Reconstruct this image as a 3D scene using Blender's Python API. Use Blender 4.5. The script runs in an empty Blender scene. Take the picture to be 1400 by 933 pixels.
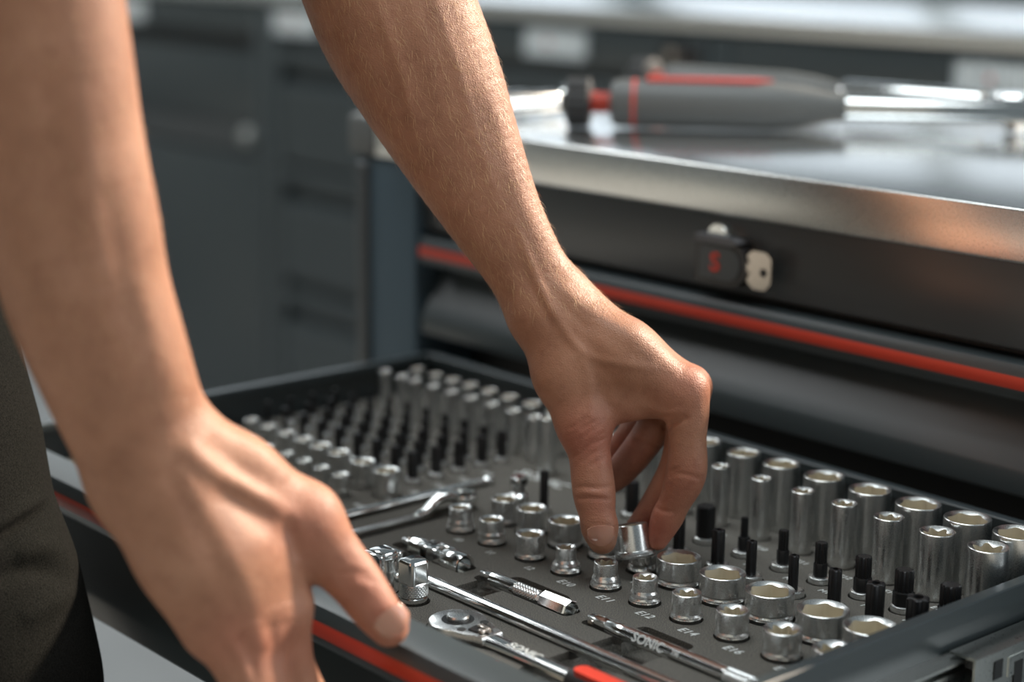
import bpy, bmesh, math, random
import numpy as np
from mathutils import Vector, Matrix
from mathutils.geometry import delaunay_2d_cdt

# ------------------------------------------------------------------ camera, light, exposure
# scene unit for the builders: millimetres in drawer coordinates
# (x along the drawer front, y into the cabinet, z up from the foam surface); the floor lies 900 mm below
ZO = 900.0
def W(p): return Vector((p[0]*.001, p[1]*.001, (p[2]+ZO)*.001))

scene = bpy.context.scene
COL = scene.collection
YAW, PITCH, ROLL, FPX = math.radians(-48.72), math.radians(12.8775), math.radians(0.603), 2494.14
CD = np.array([1229.1, -548.85, 398.91])
_f = np.array([math.sin(YAW)*math.cos(PITCH), math.cos(YAW)*math.cos(PITCH), -math.sin(PITCH)])
_r = np.array([math.cos(YAW), -math.sin(YAW), 0.]); _u = np.cross(_r, _f)
RT = math.cos(ROLL)*_r+math.sin(ROLL)*_u; UP = -math.sin(ROLL)*_r+math.cos(ROLL)*_u; FW = _f
def ray(px, py): return RT*(px-700)/FPX-UP*(py-466.5)/FPX+FW
def atd(px, py, d): return CD+ray(px, py)*d
def onz(px, py, z):
    d = ray(px, py); return CD+d*((z-CD[2])/d[2])
def ony(px, py, y):
    d = ray(px, py); return CD+d*((y-CD[1])/d[1])

cam = bpy.data.cameras.new('camera'); camo = bpy.data.objects.new('camera', cam); COL.objects.link(camo)
m3 = Matrix(((RT[0], UP[0], -FW[0]), (RT[1], UP[1], -FW[1]), (RT[2], UP[2], -FW[2])))
camo.matrix_world = Matrix.Translation(W(CD)) @ m3.to_4x4()
cam.sensor_width = 36.0; cam.lens = FPX/1400*36.0
cam.clip_start = .05; cam.clip_end = 60
cam.dof.use_dof = True; cam.dof.focus_distance = 1.095; cam.dof.aperture_fstop = 2.9
scene.camera = camo

world = bpy.data.worlds.new('world'); scene.world = world; world.use_nodes = True
bg = world.node_tree.nodes['Background']; bg.inputs[0].default_value = (.62, .74, .80, 1); bg.inputs[1].default_value = .22

def light(name, kind, energy, color, loc, target, **kw):
    l = bpy.data.lights.new(name, kind); l.energy = energy; l.color = color
    for k, v in kw.items(): setattr(l, k, v)
    o = bpy.data.objects.new(name, l); COL.objects.link(o); o.location = loc
    o.rotation_euler = (Vector(target)-Vector(loc)).to_track_quat('-Z', 'Y').to_euler()
    return o
SUN_D = RT*.86+UP*0+np.array([0, 0, .60])+FW*np.array([1, 1, 0])*.56
light('sun', 'SUN', 8.4, (1, .85, .69), tuple(SUN_D*3+np.array([0, 0, 2])), (0, 0, 2), angle=math.radians(4))
# tall windows of the hall, behind the benches on the right, and an added fill lamp overhead
light('window_light', 'AREA', 70, (.93, .97, 1), (3.2, 2.4, 2.2), (.4, .2, .9), shape='RECTANGLE', size=3.0, size_y=1.8)
light('overhead_fill', 'AREA', 40, (.90, .97, 1), (.3, .1, 3.3), (.3, .25, .9), shape='RECTANGLE', size=2.2, size_y=.9)  # unseen lamp, added to fill the tray and upward faces

light('lip_fill_lamp', 'AREA', 60, (.95, .98, 1), (-2.4, -.3, 3.4), (-2.4, -.3, 0), shape='RECTANGLE', size=.5, size_y=3.4)  # added out-of-view lamp that brightens the closed drawer lips
vs = scene.view_settings
vs.view_transform = 'Standard'; vs.look = 'None'; vs.gamma = 1; vs.use_curve_mapping = False; vs.exposure = 0.05

# ------------------------------------------------------------------ materials
def mat(name, color, rough=.5, metal=0., **kw):
    m = bpy.data.materials.new(name); m.use_nodes = True
    nt = m.node_tree; b = nt.nodes['Principled BSDF']
    b.inputs['Base Color'].default_value = (*color, 1); b.inputs['Roughness'].default_value = rough; b.inputs['Metallic'].default_value = metal
    for k, v in kw.items(): b.inputs[k].default_value = v
    return m
def nodes(m): return m.node_tree, m.node_tree.nodes['Principled BSDF']
def tex_noise(m, scale, detail=3, rough=.5, vec='Object'):
    nt = m.node_tree; tc = nt.nodes.new('ShaderNodeTexCoord'); n = nt.nodes.new('ShaderNodeTexNoise')
    n.inputs['Scale'].default_value = scale; n.inputs['Detail'].default_value = detail; n.inputs['Roughness'].default_value = rough
    nt.links.new(tc.outputs[vec], n.inputs['Vector']); return n
def ramp(m, src, stops):
    nt = m.node_tree; r = nt.nodes.new('ShaderNodeValToRGB')
    e = r.color_ramp.elements
    while len(e) < len(stops): e.new(.5)
    for k, (p, c) in enumerate(stops): e[k].position = p; e[k].color = (*c, 1) if len(c) == 3 else c
    nt.links.new(src, r.inputs[0]); return r
def bump(m, src, strength, dist, prev=None):
    nt, b = nodes(m); bp = nt.nodes.new('ShaderNodeBump'); bp.inputs['Strength'].default_value = strength; bp.inputs['Distance'].default_value = dist
    nt.links.new(src, bp.inputs['Height'])
    if prev: nt.links.new(prev.outputs[0], bp.inputs['Normal'])
    nt.links.new(bp.outputs[0], b.inputs['Normal']); return bp
def vary(m, src, lo, hi, sock='Roughness'):
    nt, b = nodes(m); mr = nt.nodes.new('ShaderNodeMapRange'); mr.inputs['To Min'].default_value = lo; mr.inputs['To Max'].default_value = hi
    mr.inputs['From Min'].default_value = .3; mr.inputs['From Max'].default_value = .7
    nt.links.new(src, mr.inputs[0]); nt.links.new(mr.outputs[0], b.inputs[sock])

SATIN = mat('satin_chrome', (.74, .75, .74), .26, 1.)
_n = tex_noise(SATIN, 3500, 2); vary(SATIN, _n.outputs[0], .25, .30)
CHROME = mat('polished_chrome', (.78, .79, .78), .13, 1.)
_n = tex_noise(CHROME, 2500, 2); vary(CHROME, _n.outputs[0], .12, .16)
INNER = mat('socket_inside', (.66, .60, .48), .5, .55)
BLACK = mat('black_oxide', (.018, .018, .019), .34, .35)
_n = tex_noise(BLACK, 400, 2); vary(BLACK, _n.outputs[0], .28, .46)
FOAM = mat('foam_top', (.088, .084, .076), .95)
_n = tex_noise(FOAM, 1500, 2, .7); _r2 = ramp(FOAM, _n.outputs[0], [(.36, (.046, .043, .039)), (.5, (.092, .085, .074)), (.66, (.22, .20, .165))])
FOAM.node_tree.links.new(_r2.outputs[0], nodes(FOAM)[1].inputs['Base Color']); bump(FOAM, _n.outputs[0], .45, .0006)
FOAM2 = mat('foam_lower_layer', (.20, .195, .175), .95)
_n = tex_noise(FOAM2, 700, 3, .7); _r2 = ramp(FOAM2, _n.outputs[0], [(.35, (.13, .125, .115)), (.65, (.28, .27, .24))])
FOAM2.node_tree.links.new(_r2.outputs[0], nodes(FOAM2)[1].inputs['Base Color'])
PAINT = mat('slate_powder_coat', (.034, .044, .047), .36, 0., **{'Specular IOR Level': .7})
_n = tex_noise(PAINT, 900, 2); bump(PAINT, _n.outputs[0], .12, .0004)
PAINTB = mat('blue_grey_paint', (.050, .078, .098), .45)
GLOSSP = mat('dark_panel_paint', (.050, .055, .057), .33, 0., **{'Specular IOR Level': .7})
DARK = mat('dark_interior', (.008, .009, .009), .6)
RED = mat('red_stripe', (.48, .040, .018), .45)
REDP = mat('red_plastic', (.60, .05, .028), .4)
STEEL = mat('brushed_steel', (.76, .77, .75), .28, 1.)
_n = tex_noise(STEEL, 1800, 2); vary(STEEL, _n.outputs[0], .25, .31)
STEELTOP = mat('steel_top', (.66, .68, .69), .22, 1.)
_n = tex_noise(STEELTOP, 1500, 2); vary(STEELTOP, _n.outputs[0], .19, .25)
ZINC = mat('zinc_slide', (.50, .52, .50), .30, 1.)
_n = tex_noise(ZINC, 500, 3, .6); vary(ZINC, _n.outputs[0], .26, .36)
WHITE = mat('white_print', (.70, .72, .70), .6)
BADGE = mat('badge_white', (.80, .84, .84), .5)
PLATE = mat('badge_plate', (.52, .56, .57), .4)
GREYGRIP = mat('grey_grip', (.12, .125, .122), .5)
RUBBER = mat('black_rubber', (.02, .02, .02), .55)
FLOORM = mat('floor_paint', (.42, .43, .42), .5)
_n = tex_noise(FLOORM, 3, 4); _r2 = ramp(FLOORM, _n.outputs[0], [(.3, (.33, .335, .33)), (.7, (.40, .405, .40))]); FLOORM.node_tree.links.new(_r2.outputs[0], nodes(FLOORM)[1].inputs['Base Color'])
WALLM = mat('wall_paint', (.22, .24, .245), .7)
_n = tex_noise(WALLM, 40, 2); bump(WALLM, _n.outputs[0], .1, .001)
CLOTH = mat('dark_twill', (.016, .0165, .014), .95, 0., **{'Specular IOR Level': .02})
def twill(m):
    nt, b = nodes(m); n = tex_noise(m, 900, 2, .7)
    bump(m, n.outputs[0], .4, .0005)
    r = ramp(m, n.outputs[0], [(.3, (.006, .006, .0053)), (.7, (.017, .0165, .0145))]); nt.links.new(r.outputs[0], b.inputs['Base Color'])
twill(CLOTH)
SHIRT = mat('charcoal_shirt', (.011, .011, .010), .95, 0., **{'Specular IOR Level': .02})
_n = tex_noise(SHIRT, 600, 2); bump(SHIRT, _n.outputs[0], .3, .0005)
EDGEP = mat('cover_edge_plastic', (.10, .10, .105), .4)
LENS = mat('dark_plastic', (.022, .020, .020), .22)
BRASS = mat('key_metal', (.75, .66, .58), .22, 1.)
HAIR = mat('body_hair', (.55, .34, .18), .45)
NAIL = mat('fingernail', (.46, .235, .165), .22, 0., **{'Subsurface Weight': .15, 'Subsurface Scale': .004})

def skin_material():
    m = mat('skin', (.5, .28, .19), .5, 0., **{'Subsurface Weight': .10, 'Subsurface Scale': .004, 'Specular IOR Level': .38})
    nt, b = nodes(m); b.inputs['Subsurface Radius'].default_value = (1., .35, .2)
    n1 = tex_noise(m, 28, 4, .6); n2 = tex_noise(m, 260, 3, .65)
    r1 = ramp(m, n1.outputs[0], [(.3, (.300, .142, .084)), (.52, (.365, .178, .106)), (.72, (.42, .215, .134))])
    at = nt.nodes.new('ShaderNodeAttribute'); at.attribute_name = 'flush'
    mx = nt.nodes.new('ShaderNodeMixRGB'); mx.inputs[2].default_value = (.38, .125, .082, 1)
    nt.links.new(at.outputs['Fac'], mx.inputs[0]); nt.links.new(r1.outputs[0], mx.inputs[1])
    n3 = tex_noise(m, 95, 4, .7); r2 = ramp(m, n3.outputs[0], [(.3, (.70, .60, .58)), (.5, (1, 1, 1)), (.7, (1.0, .97, .95))])
    mu = nt.nodes.new('ShaderNodeMixRGB'); mu.blend_type = 'MULTIPLY'; mu.inputs[0].default_value = .5
    nt.links.new(mx.outputs[0], mu.inputs[1]); nt.links.new(r2.outputs[0], mu.inputs[2]); nt.links.new(mu.outputs[0], b.inputs['Base Color'])
    vo = nt.nodes.new('ShaderNodeTexVoronoi'); vo.feature = 'DISTANCE_TO_EDGE'; vo.inputs['Scale'].default_value = 640
    tc = nt.nodes.new('ShaderNodeTexCoord'); nt.links.new(tc.outputs['Object'], vo.inputs['Vector'])
    b1 = bump(m, vo.outputs['Distance'], .42, .0007); b2 = bump(m, n2.outputs[0], .45, .0008, b1)
    return m
SKIN = skin_material()

# ------------------------------------------------------------------ mesh helpers (mm in, metres out)
def link(o, parent=None):
    COL.objects.link(o)
    if parent: o.parent = parent
    return o
def tag(o, label, cat, group=None):
    o['label'] = label; o['category'] = cat
    if group: o['group'] = group
    return o
def mesh(name, V, Fc, mats, fmat=None, smooth=35):
    me = bpy.data.meshes.new(name)
    me.from_pydata([(v[0]*.001, v[1]*.001, v[2]*.001) for v in V], [], [tuple(f) for f in Fc])
    for m in (mats if isinstance(mats, (list, tuple)) else [mats]): me.materials.append(m)
    if fmat is not None: me.polygons.foreach_set('material_index', fmat)
    if smooth:
        me.shade_smooth()
        me.set_sharp_from_angle(angle=math.radians(smooth))
    me.update(); return me
def obj(name, me, loc=None, parent=None, rot=None):
    o = bpy.data.objects.new(name, me); link(o, parent)
    if loc is not None: o.location = W(loc) if parent is None else Vector(loc)*.001
    if rot is not None: o.rotation_euler = rot
    return o
def empty(name, loc, rot=None):
    o = bpy.data.objects.new(name, None); link(o); o.location = W(loc); o.empty_display_size = .02
    if rot is not None: o.rotation_euler = rot
    return o
def copy_tree(o, parent=None):
    c = o.copy(); COL.objects.link(c); c.parent = parent
    for ch in list(o.children): copy_tree(ch, c)
    return c
class MB:
    """collects shapes, builds one mesh"""
    def __init__(s): s.V = []; s.F = []; s.M = []
    def add(s, V, Fc, mi=0):
        n = len(s.V); s.V += [tuple(v) for v in V]; s.F += [tuple(i+n for i in f) for f in Fc]; s.M += [mi]*len(Fc); return s
    def box(s, x0, x1, y0, y1, z0, z1, b=0, mi=0, segs=2):
        bm = bmesh.new(); bmesh.ops.create_cube(bm, size=1)
        for v in bm.verts: v.co = ((x0+x1)/2+v.co.x*(x1-x0), (y0+y1)/2+v.co.y*(y1-y0), (z0+z1)/2+v.co.z*(z1-z0))
        if b: bmesh.ops.bevel(bm, geom=bm.edges[:], offset=b, segments=segs, profile=.5, affect='EDGES')
        bm.verts.index_update(); s.add([v.co[:] for v in bm.verts], [[v.index for v in f.verts] for f in bm.faces], mi); bm.free(); return s
    def prism(s, prof, a0, a1, axis=0, mi=0):
        """profile in the two other axes, swept along an axis"""
        n = len(prof); V = []
        for a in (a0, a1):
            for p, q in prof: V.append({0: (a, p, q), 1: (p, a, q), 2: (p, q, a)}[axis])
        F = [(k, (k+1) % n, n+(k+1) % n, n+k) for k in range(n)]+[tuple(range(n))[::-1], tuple(range(n, 2*n))]
        return s.add(V, F, mi)
    def rings(s, rings, n, mi=0, cap0=True, cap1=True, axis=2, origin=(0, 0, 0)):
        """rings: (position, radius or function of angle) along an axis"""
        V = []
        for z, r in rings:
            for k in range(n):
                a = 2*math.pi*k/n; rr = r(a) if callable(r) else r
                c, d = rr*math.cos(a), rr*math.sin(a); zz = z(a) if callable(z) else z
                p = {0: (zz, c, d), 1: (d, zz, c), 2: (c, d, zz)}[axis]
                V.append((p[0]+origin[0], p[1]+origin[1], p[2]+origin[2]))
        F = []
        for j in range(len(rings)-1):
            for k in range(n): F.append((j*n+k, j*n+(k+1) % n, (j+1)*n+(k+1) % n, (j+1)*n+k))
        if cap0: F.append(tuple(range(n))[::-1])
        if cap1: F.append(tuple(range((len(rings)-1)*n, len(rings)*n)))
        return s.add(V, F, mi)
    def tube(s, pts, rad, n=12, mi=0):
        pts = [Vector(p) for p in pts]; V = []; F = []
        rad = rad if isinstance(rad, (list, tuple)) else [rad]*len(pts)
        up = Vector((0, 0, 1))
        for i, p in enumerate(pts):
            t = (pts[min(i+1, len(pts)-1)]-pts[max(i-1, 0)]).normalized()
            a = t.cross(up)
            if a.length < 1e-4: a = Vector((1, 0, 0))
            a.normalize(); b = t.cross(a).normalized()
            for k in range(n):
                q = 2*math.pi*k/n; V.append(p+(a*math.cos(q)+b*math.sin(q))*rad[i])
        for i in range(len(pts)-1):
            for k in range(n): F.append((i*n+k, i*n+(k+1) % n, (i+1)*n+(k+1) % n, (i+1)*n+k))
        F.append(tuple(range(n))[::-1]); F.append(tuple(range((len(pts)-1)*n, len(pts)*n)))
        return s.add(V, F, mi)
    def me(s, name, mats, smooth=35):
        m = mesh(name, s.V, s.F, mats, s.M, smooth); return m
    def obj(s, name, mats, loc=None, parent=None, rot=None, smooth=35, kind=None):
        o = obj(name, s.me(name, mats, smooth), loc, parent, rot)
        if kind: o['kind'] = kind
        return o
def textmesh(name, body, size, matl, extrude=.05, shear=0., spacing=1., align='CENTER'):
    c = bpy.data.curves.new(name, 'FONT'); c.body = body; c.size = size*.001; c.extrude = extrude*.001; c.shear = shear
    c.align_x = align; c.align_y = 'CENTER'; c.space_character = spacing; c.resolution_u = 3; c.offset = size*.001*.012
    t = bpy.data.objects.new(name, c); COL.objects.link(t)
    dg = bpy.context.evaluated_depsgraph_get(); me = bpy.data.meshes.new_from_object(t.evaluated_get(dg))
    bpy.data.objects.remove(t); me.materials.clear(); me.materials.append(matl); me.name = name; return me
def arc(cx, cy, r, a0, a1, n):
    return [(cx+r*math.cos(math.radians(a0+(a1-a0)*k/n)), cy+r*math.sin(math.radians(a0+(a1-a0)*k/n))) for k in range(n+1)]
def rrect(x0, x1, y0, y1, r, n=4):
    return arc(x1-r, y1-r, r, 0, 90, n)+arc(x0+r, y1-r, r, 90, 180, n)+arc(x0+r, y0+r, r, 180, 270, n)+arc(x1-r, y0+r, r, 270, 360, n)
def circle(cx, cy, r, n=24): return [(cx+r*math.cos(2*math.pi*k/n), cy+r*math.sin(2*math.pi*k/n)) for k in range(n)]

# ------------------------------------------------------------------ the room
SKYM = mat('glowing_glass', (.8, .85, .9), .1); nodes(SKYM)[1].inputs['Emission Color'].default_value = (.86, .94, 1, 1); nodes(SKYM)[1].inputs['Emission Strength'].default_value = .85  # glowing panes for unseen windows, placed to brighten the steel tops
def struct(o): o['kind'] = 'structure'; return o
struct(MB().box(-4500, 5200, -3600, 5200, -940, -900).obj('floor', FLOORM, (0, 0, 0)))
wb = MB(); wb.box(-4600, 5300, 5200, 5350, -900, 200); wb.box(-4600, 5300, 5200, 5350, 2400, 2600); wb.box(-4600, -4500, 5200, 5350, 200, 2400); wb.box(4900, 5300, 5200, 5350, 200, 2400)
struct(wb.obj('wall_back', WALLM, (0, 0, 0)))
for i in range(6):
    x0 = -4500+1566*i
    wf = MB().box(x0, x0+60, 5190, 5300, 200, 2400); wf.box(x0+1506, x0+1566, 5190, 5300, 200, 2400); wf.box(x0, x0+1566, 5190, 5300, 200, 260); wf.box(x0, x0+1566, 5190, 5300, 2340, 2400)
    wo = struct(wf.obj('window_%d' % (i+1), ZINC, (0, 0, 0)))
    MB().box(x0+60, x0+1506, 5240, 5250, 260, 2340).obj('pane', SKYM, None, wo)
wl_ = MB(); wl_.box(-4650, -4500, -3600, 5200, -900, 200); wl_.box(-4650, -4500, -3600, 5200, 2400, 2600); wl_.box(-4650, -4500, -3600, 1200, 200, 2400); wl_.box(-4650, -4500, 5000, 5200, 200, 2400)
struct(wl_.obj('wall_left', WALLM, (0, 0, 0)))
for i in range(3):
    y0 = 1200+1266*i; y1_ = y0+1266
    wf = MB().box(-4600, -4490, y0, y0+60, 200, 2400); wf.box(-4600, -4490, y1_-60, y1_, 200, 2400); wf.box(-4600, -4490, y0, y1_, 200, 260); wf.box(-4600, -4490, y0, y1_, 2340, 2400)
    wo = struct(wf.obj('window_%d' % (i+7), ZINC, (0, 0, 0)))
    MB().box(-4550, -4540, y0+60, y1_-60, 260, 2340).obj('pane', SKYM, None, wo)

struct(MB().box(-4650, 5300, -3750, -3600, -900, 2600).obj('wall_front', WALLM, (0, 0, 0)))
struct(MB().box(-4650, 1500, -3750, 1500, 2600, 2700).obj('ceiling', WALLM, (0, 0, 0)))

# ------------------------------------------------------------------ tool cabinet with the open drawer
CX0, CX1, CY0, CY1 = -130., 806., 450., 960.
def front_profile(y, top):
    """side outline of a drawer front (y, z): lip with grip recess, sloped face, lower ridge"""
    pts = [(27, 0), (1.6, 0), (.3, -.6), (-1.2, -3), (-3, -7.5), (-3.6, -14), (-2.6, -20), (-.5, -23), (4, -24), (21, -25), (27, -30),
           (20, -42), (8, -59), (1.2, -69.5), (0, -72.5), (0, -86), (1.5, -88), (27, -88)]
    return [(y+a, top+b) for a, b in pts]
def stripe(y, top, x0, x1, parent):
    pts = [(-3.25, -7.8), (-3.85, -9.5), (-4.1, -12), (-4.0, -15.0), (-3.7, -16.2), (-3.2, -16.0), (-3.2, -8.0)]
    return MB().prism([(y+a, top+b) for a, b in pts], x0, x1).obj('red_stripe', RED, None, parent)

cab = empty('tool_cabinet', (338, 700, -900)); ox = (-338, -700, 900)
def cpart(mb, name, mats, **k):
    o = mb.obj(name, mats, ox, cab, **k); return o
carc = MB()
carc.box(CX0, CX0+88, CY0, CY0+70, -840, 190, 3)                 # left post
carc.box(CX1-88, CX1, CY0, CY0+70, -840, 190, 3)                 # right post
carc.box(CX0+1, CX0+25, CY0+60, CY1, -840, 190); carc.box(CX1-25, CX1-1, CY0+60, CY1, -840, 190)
carc.box(CX0, CX1, CY1-10, CY1, -840, 190); carc.box(CX0, CX1, CY0+25, CY1, -860, -835)
cpart(carc, 'carcass', PAINTB)
cpart(MB().box(CX0+4, CX0+22, CY0-6, CY0+8, -835, 186, 5, segs=3), 'corner_profile', GLOSSP)
cpart(MB().box(CX0+60, CX1-60, CY0+130, CY0+140, -835, 185), 'inner_panel', DARK)
cpart(MB().box(CX0+88, CX1-88, CY0+10, CY0+16, 132, 190, 2), 'lock_panel', GLOSSP)
cpart(MB().box(CX0+88, CX1-88, CY0+18, CY0+60, 128, 134), 'cross_rail', DARK)
rail = MB().box(CX0+88, CX1-88, CY0+72, CY0+78, -8, 40).obj('cross_rail', DARK, ox, cab)
rme = MB().rings([(0, 3.6), (-1.2, 3.4), (-2, 2.2)], 14, axis=1).me('rivet', ZINC)
for x in (330, 365, 398, 432, 466): obj('rivet', rme, (x, CY0+72, 30), rail)
# plastic corner bumper under the worktop's left end
DX0, DX1 = -32., 707.
for n, top in enumerate((126, -66, -162, -258, -354, -450, -546, -642, -738)):
    d = MB().prism(front_profile(CY0, top), DX0, DX1)
    d.box(DX0+12, DX1-12, CY0+26, CY0+60, top-86, top-4)
    o = d.obj('drawer', PAINT, ox, cab, smooth=28); stripe(CY0, top, DX0+.5, DX1-.5, o)
# the open drawer
dr = MB()
wl = [(0, -52), (0, 24), (.0, 29.2), (.8, 30), (8, 30), (8.6, 29.2), (8.6, 24), (2.2, 23.5), (2.2, -50)]        # left wall outline (x, z)
dr.prism(wl, 20, 432, axis=1)
wr = [(675, 29.4), (674.2, 30), (667.2, 30), (666.4, 29.4), (666.4, -50), (668.4, -50), (668.4, 20), (675, 19.5)]
dr.prism(wr, 20, 432, axis=1)
dr.box(660, 668.4, 20, 432, -52, -50); dr.box(668.2, 669.2, 20, 432, -56, 20)
dr.prism([(425, 29.2), (425.8, 30), (432.4, 30), (433.2, 29.2), (433.2, -52), (427.4, -52), (427.4, 23), (425, 23)], 0, 675)
dr.box(2, 673, 8, 430, -53, -51)
drawer = dr.obj('drawer', PAINT, ox, cab, smooth=28); drawer['label'] = 'open slate grey drawer filled with sockets'
MB().prism(front_profile(0, 30), DX0, DX1).obj('front_panel', PAINT, None, drawer, smooth=28)
stripe(0, 30, DX0+.5, DX1-.5, drawer)
# ball-bearing slide on the right wall
sl = MB().prism([(669, 2), (682, 2), (682, .2), (671, .2), (671, -34), (682, -34), (682, -36), (669, -36)], 60, 440, axis=1)
sl.obj('slide_inner_rail', ZINC, None, drawer)
MB().prism([(671.4, -6), (678.5, -6), (678.5, -9), (673, -9), (673, -27), (678.5, -27), (678.5, -30), (671.4, -30)], 30, 400, axis=1).obj('slide_middle_rail', ZINC, None, drawer)
so = MB().prism([(673, 5), (688.5, 5), (690, 4), (690, -40), (688.6, -40), (688.6, 3.4), (673, 3.4)], 268, 470, axis=1)
so.box(689.6, 690.6, 300, 318, -14, -2); so.box(689.6, 690.6, 330, 352, -30, -6)
so.obj('slide_outer_rail', ZINC, None, drawer)
sd = MB()
sd.box(690.1, 690.7, 286, 294, -12, -1); sd.box(690.2, 690.9, 306, 314, -22, -6)
sd.box(690.2, 690.9, 334, 340, -14, -8)
sd.obj('slide_slot', DARK, None, drawer)
MB().rings([(0, 2.6), (.9, 2.3), (1.2, .8)], 14, axis=0, origin=(690, 324, -9)).obj('slide_rivet', CHROME, None, drawer)
MB().box(680, 686, 272, 284, -4, 3, 1).obj('slide_stop', RUBBER, None, drawer)
tag(cab, 'near slate grey tool cabinet with one drawer of sockets pulled open', 'cabinet')

# lock with flip cover and key on the panel: parts of the cabinet
lk = ony(1006, 358, CY0+10)
lock = MB()
lock.prism([(x, z) for x, z in [(-27, -17)]+arc(7, 0, 17, -90, 90, 10)+[(-27, 17)]], -15, 0, axis=1)
L = lock.obj('lock_housing', LENS, (lk[0]-338, CY0+10-700, lk[2]+900), cab)
lm = MB().prism([(-22, -12)]+arc(6, 0, 12, -90, 90, 10)+[(-22, 12)], -16.2, -14.5, axis=1); lm.obj('cover_window', GLOSSP, None, L)
MB().prism([(-27, 14.5), (10, 14.5), (16, 17), (10, 20), (-27, 20)], -17, -1, axis=1).obj('cover_edge', EDGEP, None, L)
sme = textmesh('emblem', 'S', 20, REDP, .3); so_ = obj('emblem', sme, (-6, -16.6, 0), L, (math.pi/2, 0, 0)); so_.scale = (1.15, 1, 1)
MB().rings([(0, 11), (-9, 11), (-10.5, 10)], 28, axis=1, origin=(-10, 0, 18)).obj('lock_cylinder', CHROME, None, L)
kb = MB()
ko = [(-2, 9), (3, 13), (16, 13), (21, 9), (21, -9), (16, -15), (4, -15), (-2, -10), (1, -3), (1, 3)]
K = MB().prism(ko, -.9, .9, axis=1).obj('key', BRASS, (26, -14, 1), L)
MB().rings([(-1.1, 3.2), (1.1, 3.2)], 16, axis=1, origin=(14, 0, -2)).obj('key_hole', DARK, (26, -14, 1), L)
MB().box(-6, 2, -.8, .8, -3, 3).obj('key_blade', BRASS, (26, -14, 1), L)

# worktop
wt = MB().box(CX0-6, CX1+6, CY0-2, CY1+10, 191, 226.5, 2.2, segs=3)
wtop = wt.obj('steel_worktop', [STEEL], (0, 0, 0))
wtop.data.materials.append(STEELTOP)
for p in wtop.data.polygons:
    if p.normal.z > .9: p.material_index = 1
tag(wtop, 'brushed steel worktop lying on the near tool cabinet', 'worktop')
MB().box(CX0-8, CX0+34, CY0-4, CY0+40, 190.6, 228, 5, segs=3).obj('corner_cap', GREYGRIP, None, wtop)

# ------------------------------------------------------------------ far row of cabinets
FY = 1500.; kf = (FY+548.85)/1709.85
def fx(x): return CD[0]+(x-CD[0])*kf
def fz(z): return CD[2]+(z-CD[2])*kf
far_top = fz(291)
names = [(-2040, -1345), (-1345, -350), (-350, 480), (480, 1250)]
labels = ['leftmost dark cabinet of the far row with a round silver lock knob', 'dark drawer cabinet of the far row behind the forearm',
          'dark drawer cabinet of the far row behind the torque wrenches', 'dark drawer cabinet at the right end of the far row']
for i, (a, b) in enumerate(names):
    a, b = fx(a), fx(b)
    c = empty('workshop_cabinet', ((a+b)/2, FY+300, -900)); oo = (-(a+b)/2, -(FY+300), 900)
    tag(c, labels[i], 'cabinet', 'cabinets in the far row')
    w = 46
    MB().box(a+2, b-2, FY+24, FY+600, -860, fz(268)).obj('carcass', PAINT, oo, c)
    MB().box(a+2, a+w, FY, FY+30, -850, fz(268), 4).obj('post', PAINT, oo, c)
    MB().box(b-w, b-2, FY, FY+30, -850, fz(268), 4).obj('post', PAINT, oo, c)
    MB().box(a+w, b-w, FY+2, FY+26, fz(212), fz(268), 2).obj('top_panel', PAINT, oo, c)
    if i == 0:
        MB().box(a+w, b-w, FY+16, FY+24, fz(184), fz(210)).obj('shade_strip', DARK, oo, c)  # dark strip, colour standing in for the handle recess shade
        dd = MB().box(a+w+2, b-w-2, FY+2, FY+24, fz(62), fz(184), 3).obj('drawer', PAINT, oo, c)
        MB().prism([(FY+2, fz(60)), (FY+14, fz(56)), (FY+14, fz(20)), (FY+2, fz(14))], a+w+2, b-w-2).obj('grip_rail', GLOSSP, None, dd)
        MB().box(a+w+2, b-w-2, FY+2, FY+24, -850, fz(8), 3).obj('door', PAINT, oo, c)
        MB().rings([(FY+14, 17), (FY-10, 17), (FY-14, 13)], 24, axis=1, origin=(fx(-1404), 0, fz(42))).obj('lock_knob', ZINC, oo, c)
    else:
        for top in (fz(196), fz(0), fz(-205), fz(-410), fz(-610)):
            dd = MB().prism([(FY+a_, top+b_*1.2) for a_, b_ in ((24, 0), (0, 0), (-4, -6), (-4, -22), (0, -25), (22, -27), (24, -46), (2, -66), (2, -185), (24, -185))], a+w+3, b-w-3).obj('drawer', PAINT, oo, c, smooth=28)
    # badge plate with lettering
    bxs = {1: [-1257, -634], 2: [82], 0: [-1800], 3: [800]}[i]
    for bx in bxs:
        bd = MB().box(-62*kf, 62*kf, -3, 0, -19*kf, 19*kf, 6, segs=3).obj('badge', PLATE, (fx(bx)+oo[0], FY+2+oo[1], fz(240)+oo[2]), c)
        for tx, mm, dx in (('SONIC', BADGE, 0),):
            obj('lettering', textmesh('lettering', tx, 38*kf, mm, .6), (dx*kf, -3.4, 0), bd, (math.pi/2, 0, 0))
        MB().rings([(-4.4, 4*kf), (-3.2, 4*kf)], 14, axis=1, origin=(-15*kf, 0, 0)).obj('red_dot', REDP, None, bd)
    if i == 1:
        bd = MB().box(-40, 40, -4, 0, -16, 16, 4).obj('lock_cover', LENS, (fx(-348)-60+oo[0], FY+2+oo[1], fz(238)+oo[2]), c)
        MB().rings([(-4, 10), (-12, 9)], 20, axis=1, origin=(-12, 0, 0)).obj('lock_cylinder', BRASS, None, bd)
fw = MB().box(fx(-2060), fx(1280), FY-6, FY+640, fz(271), far_top, 2.5, segs=3).obj('steel_worktop', [STEEL, STEELTOP], (0, 0, 0))
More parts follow.
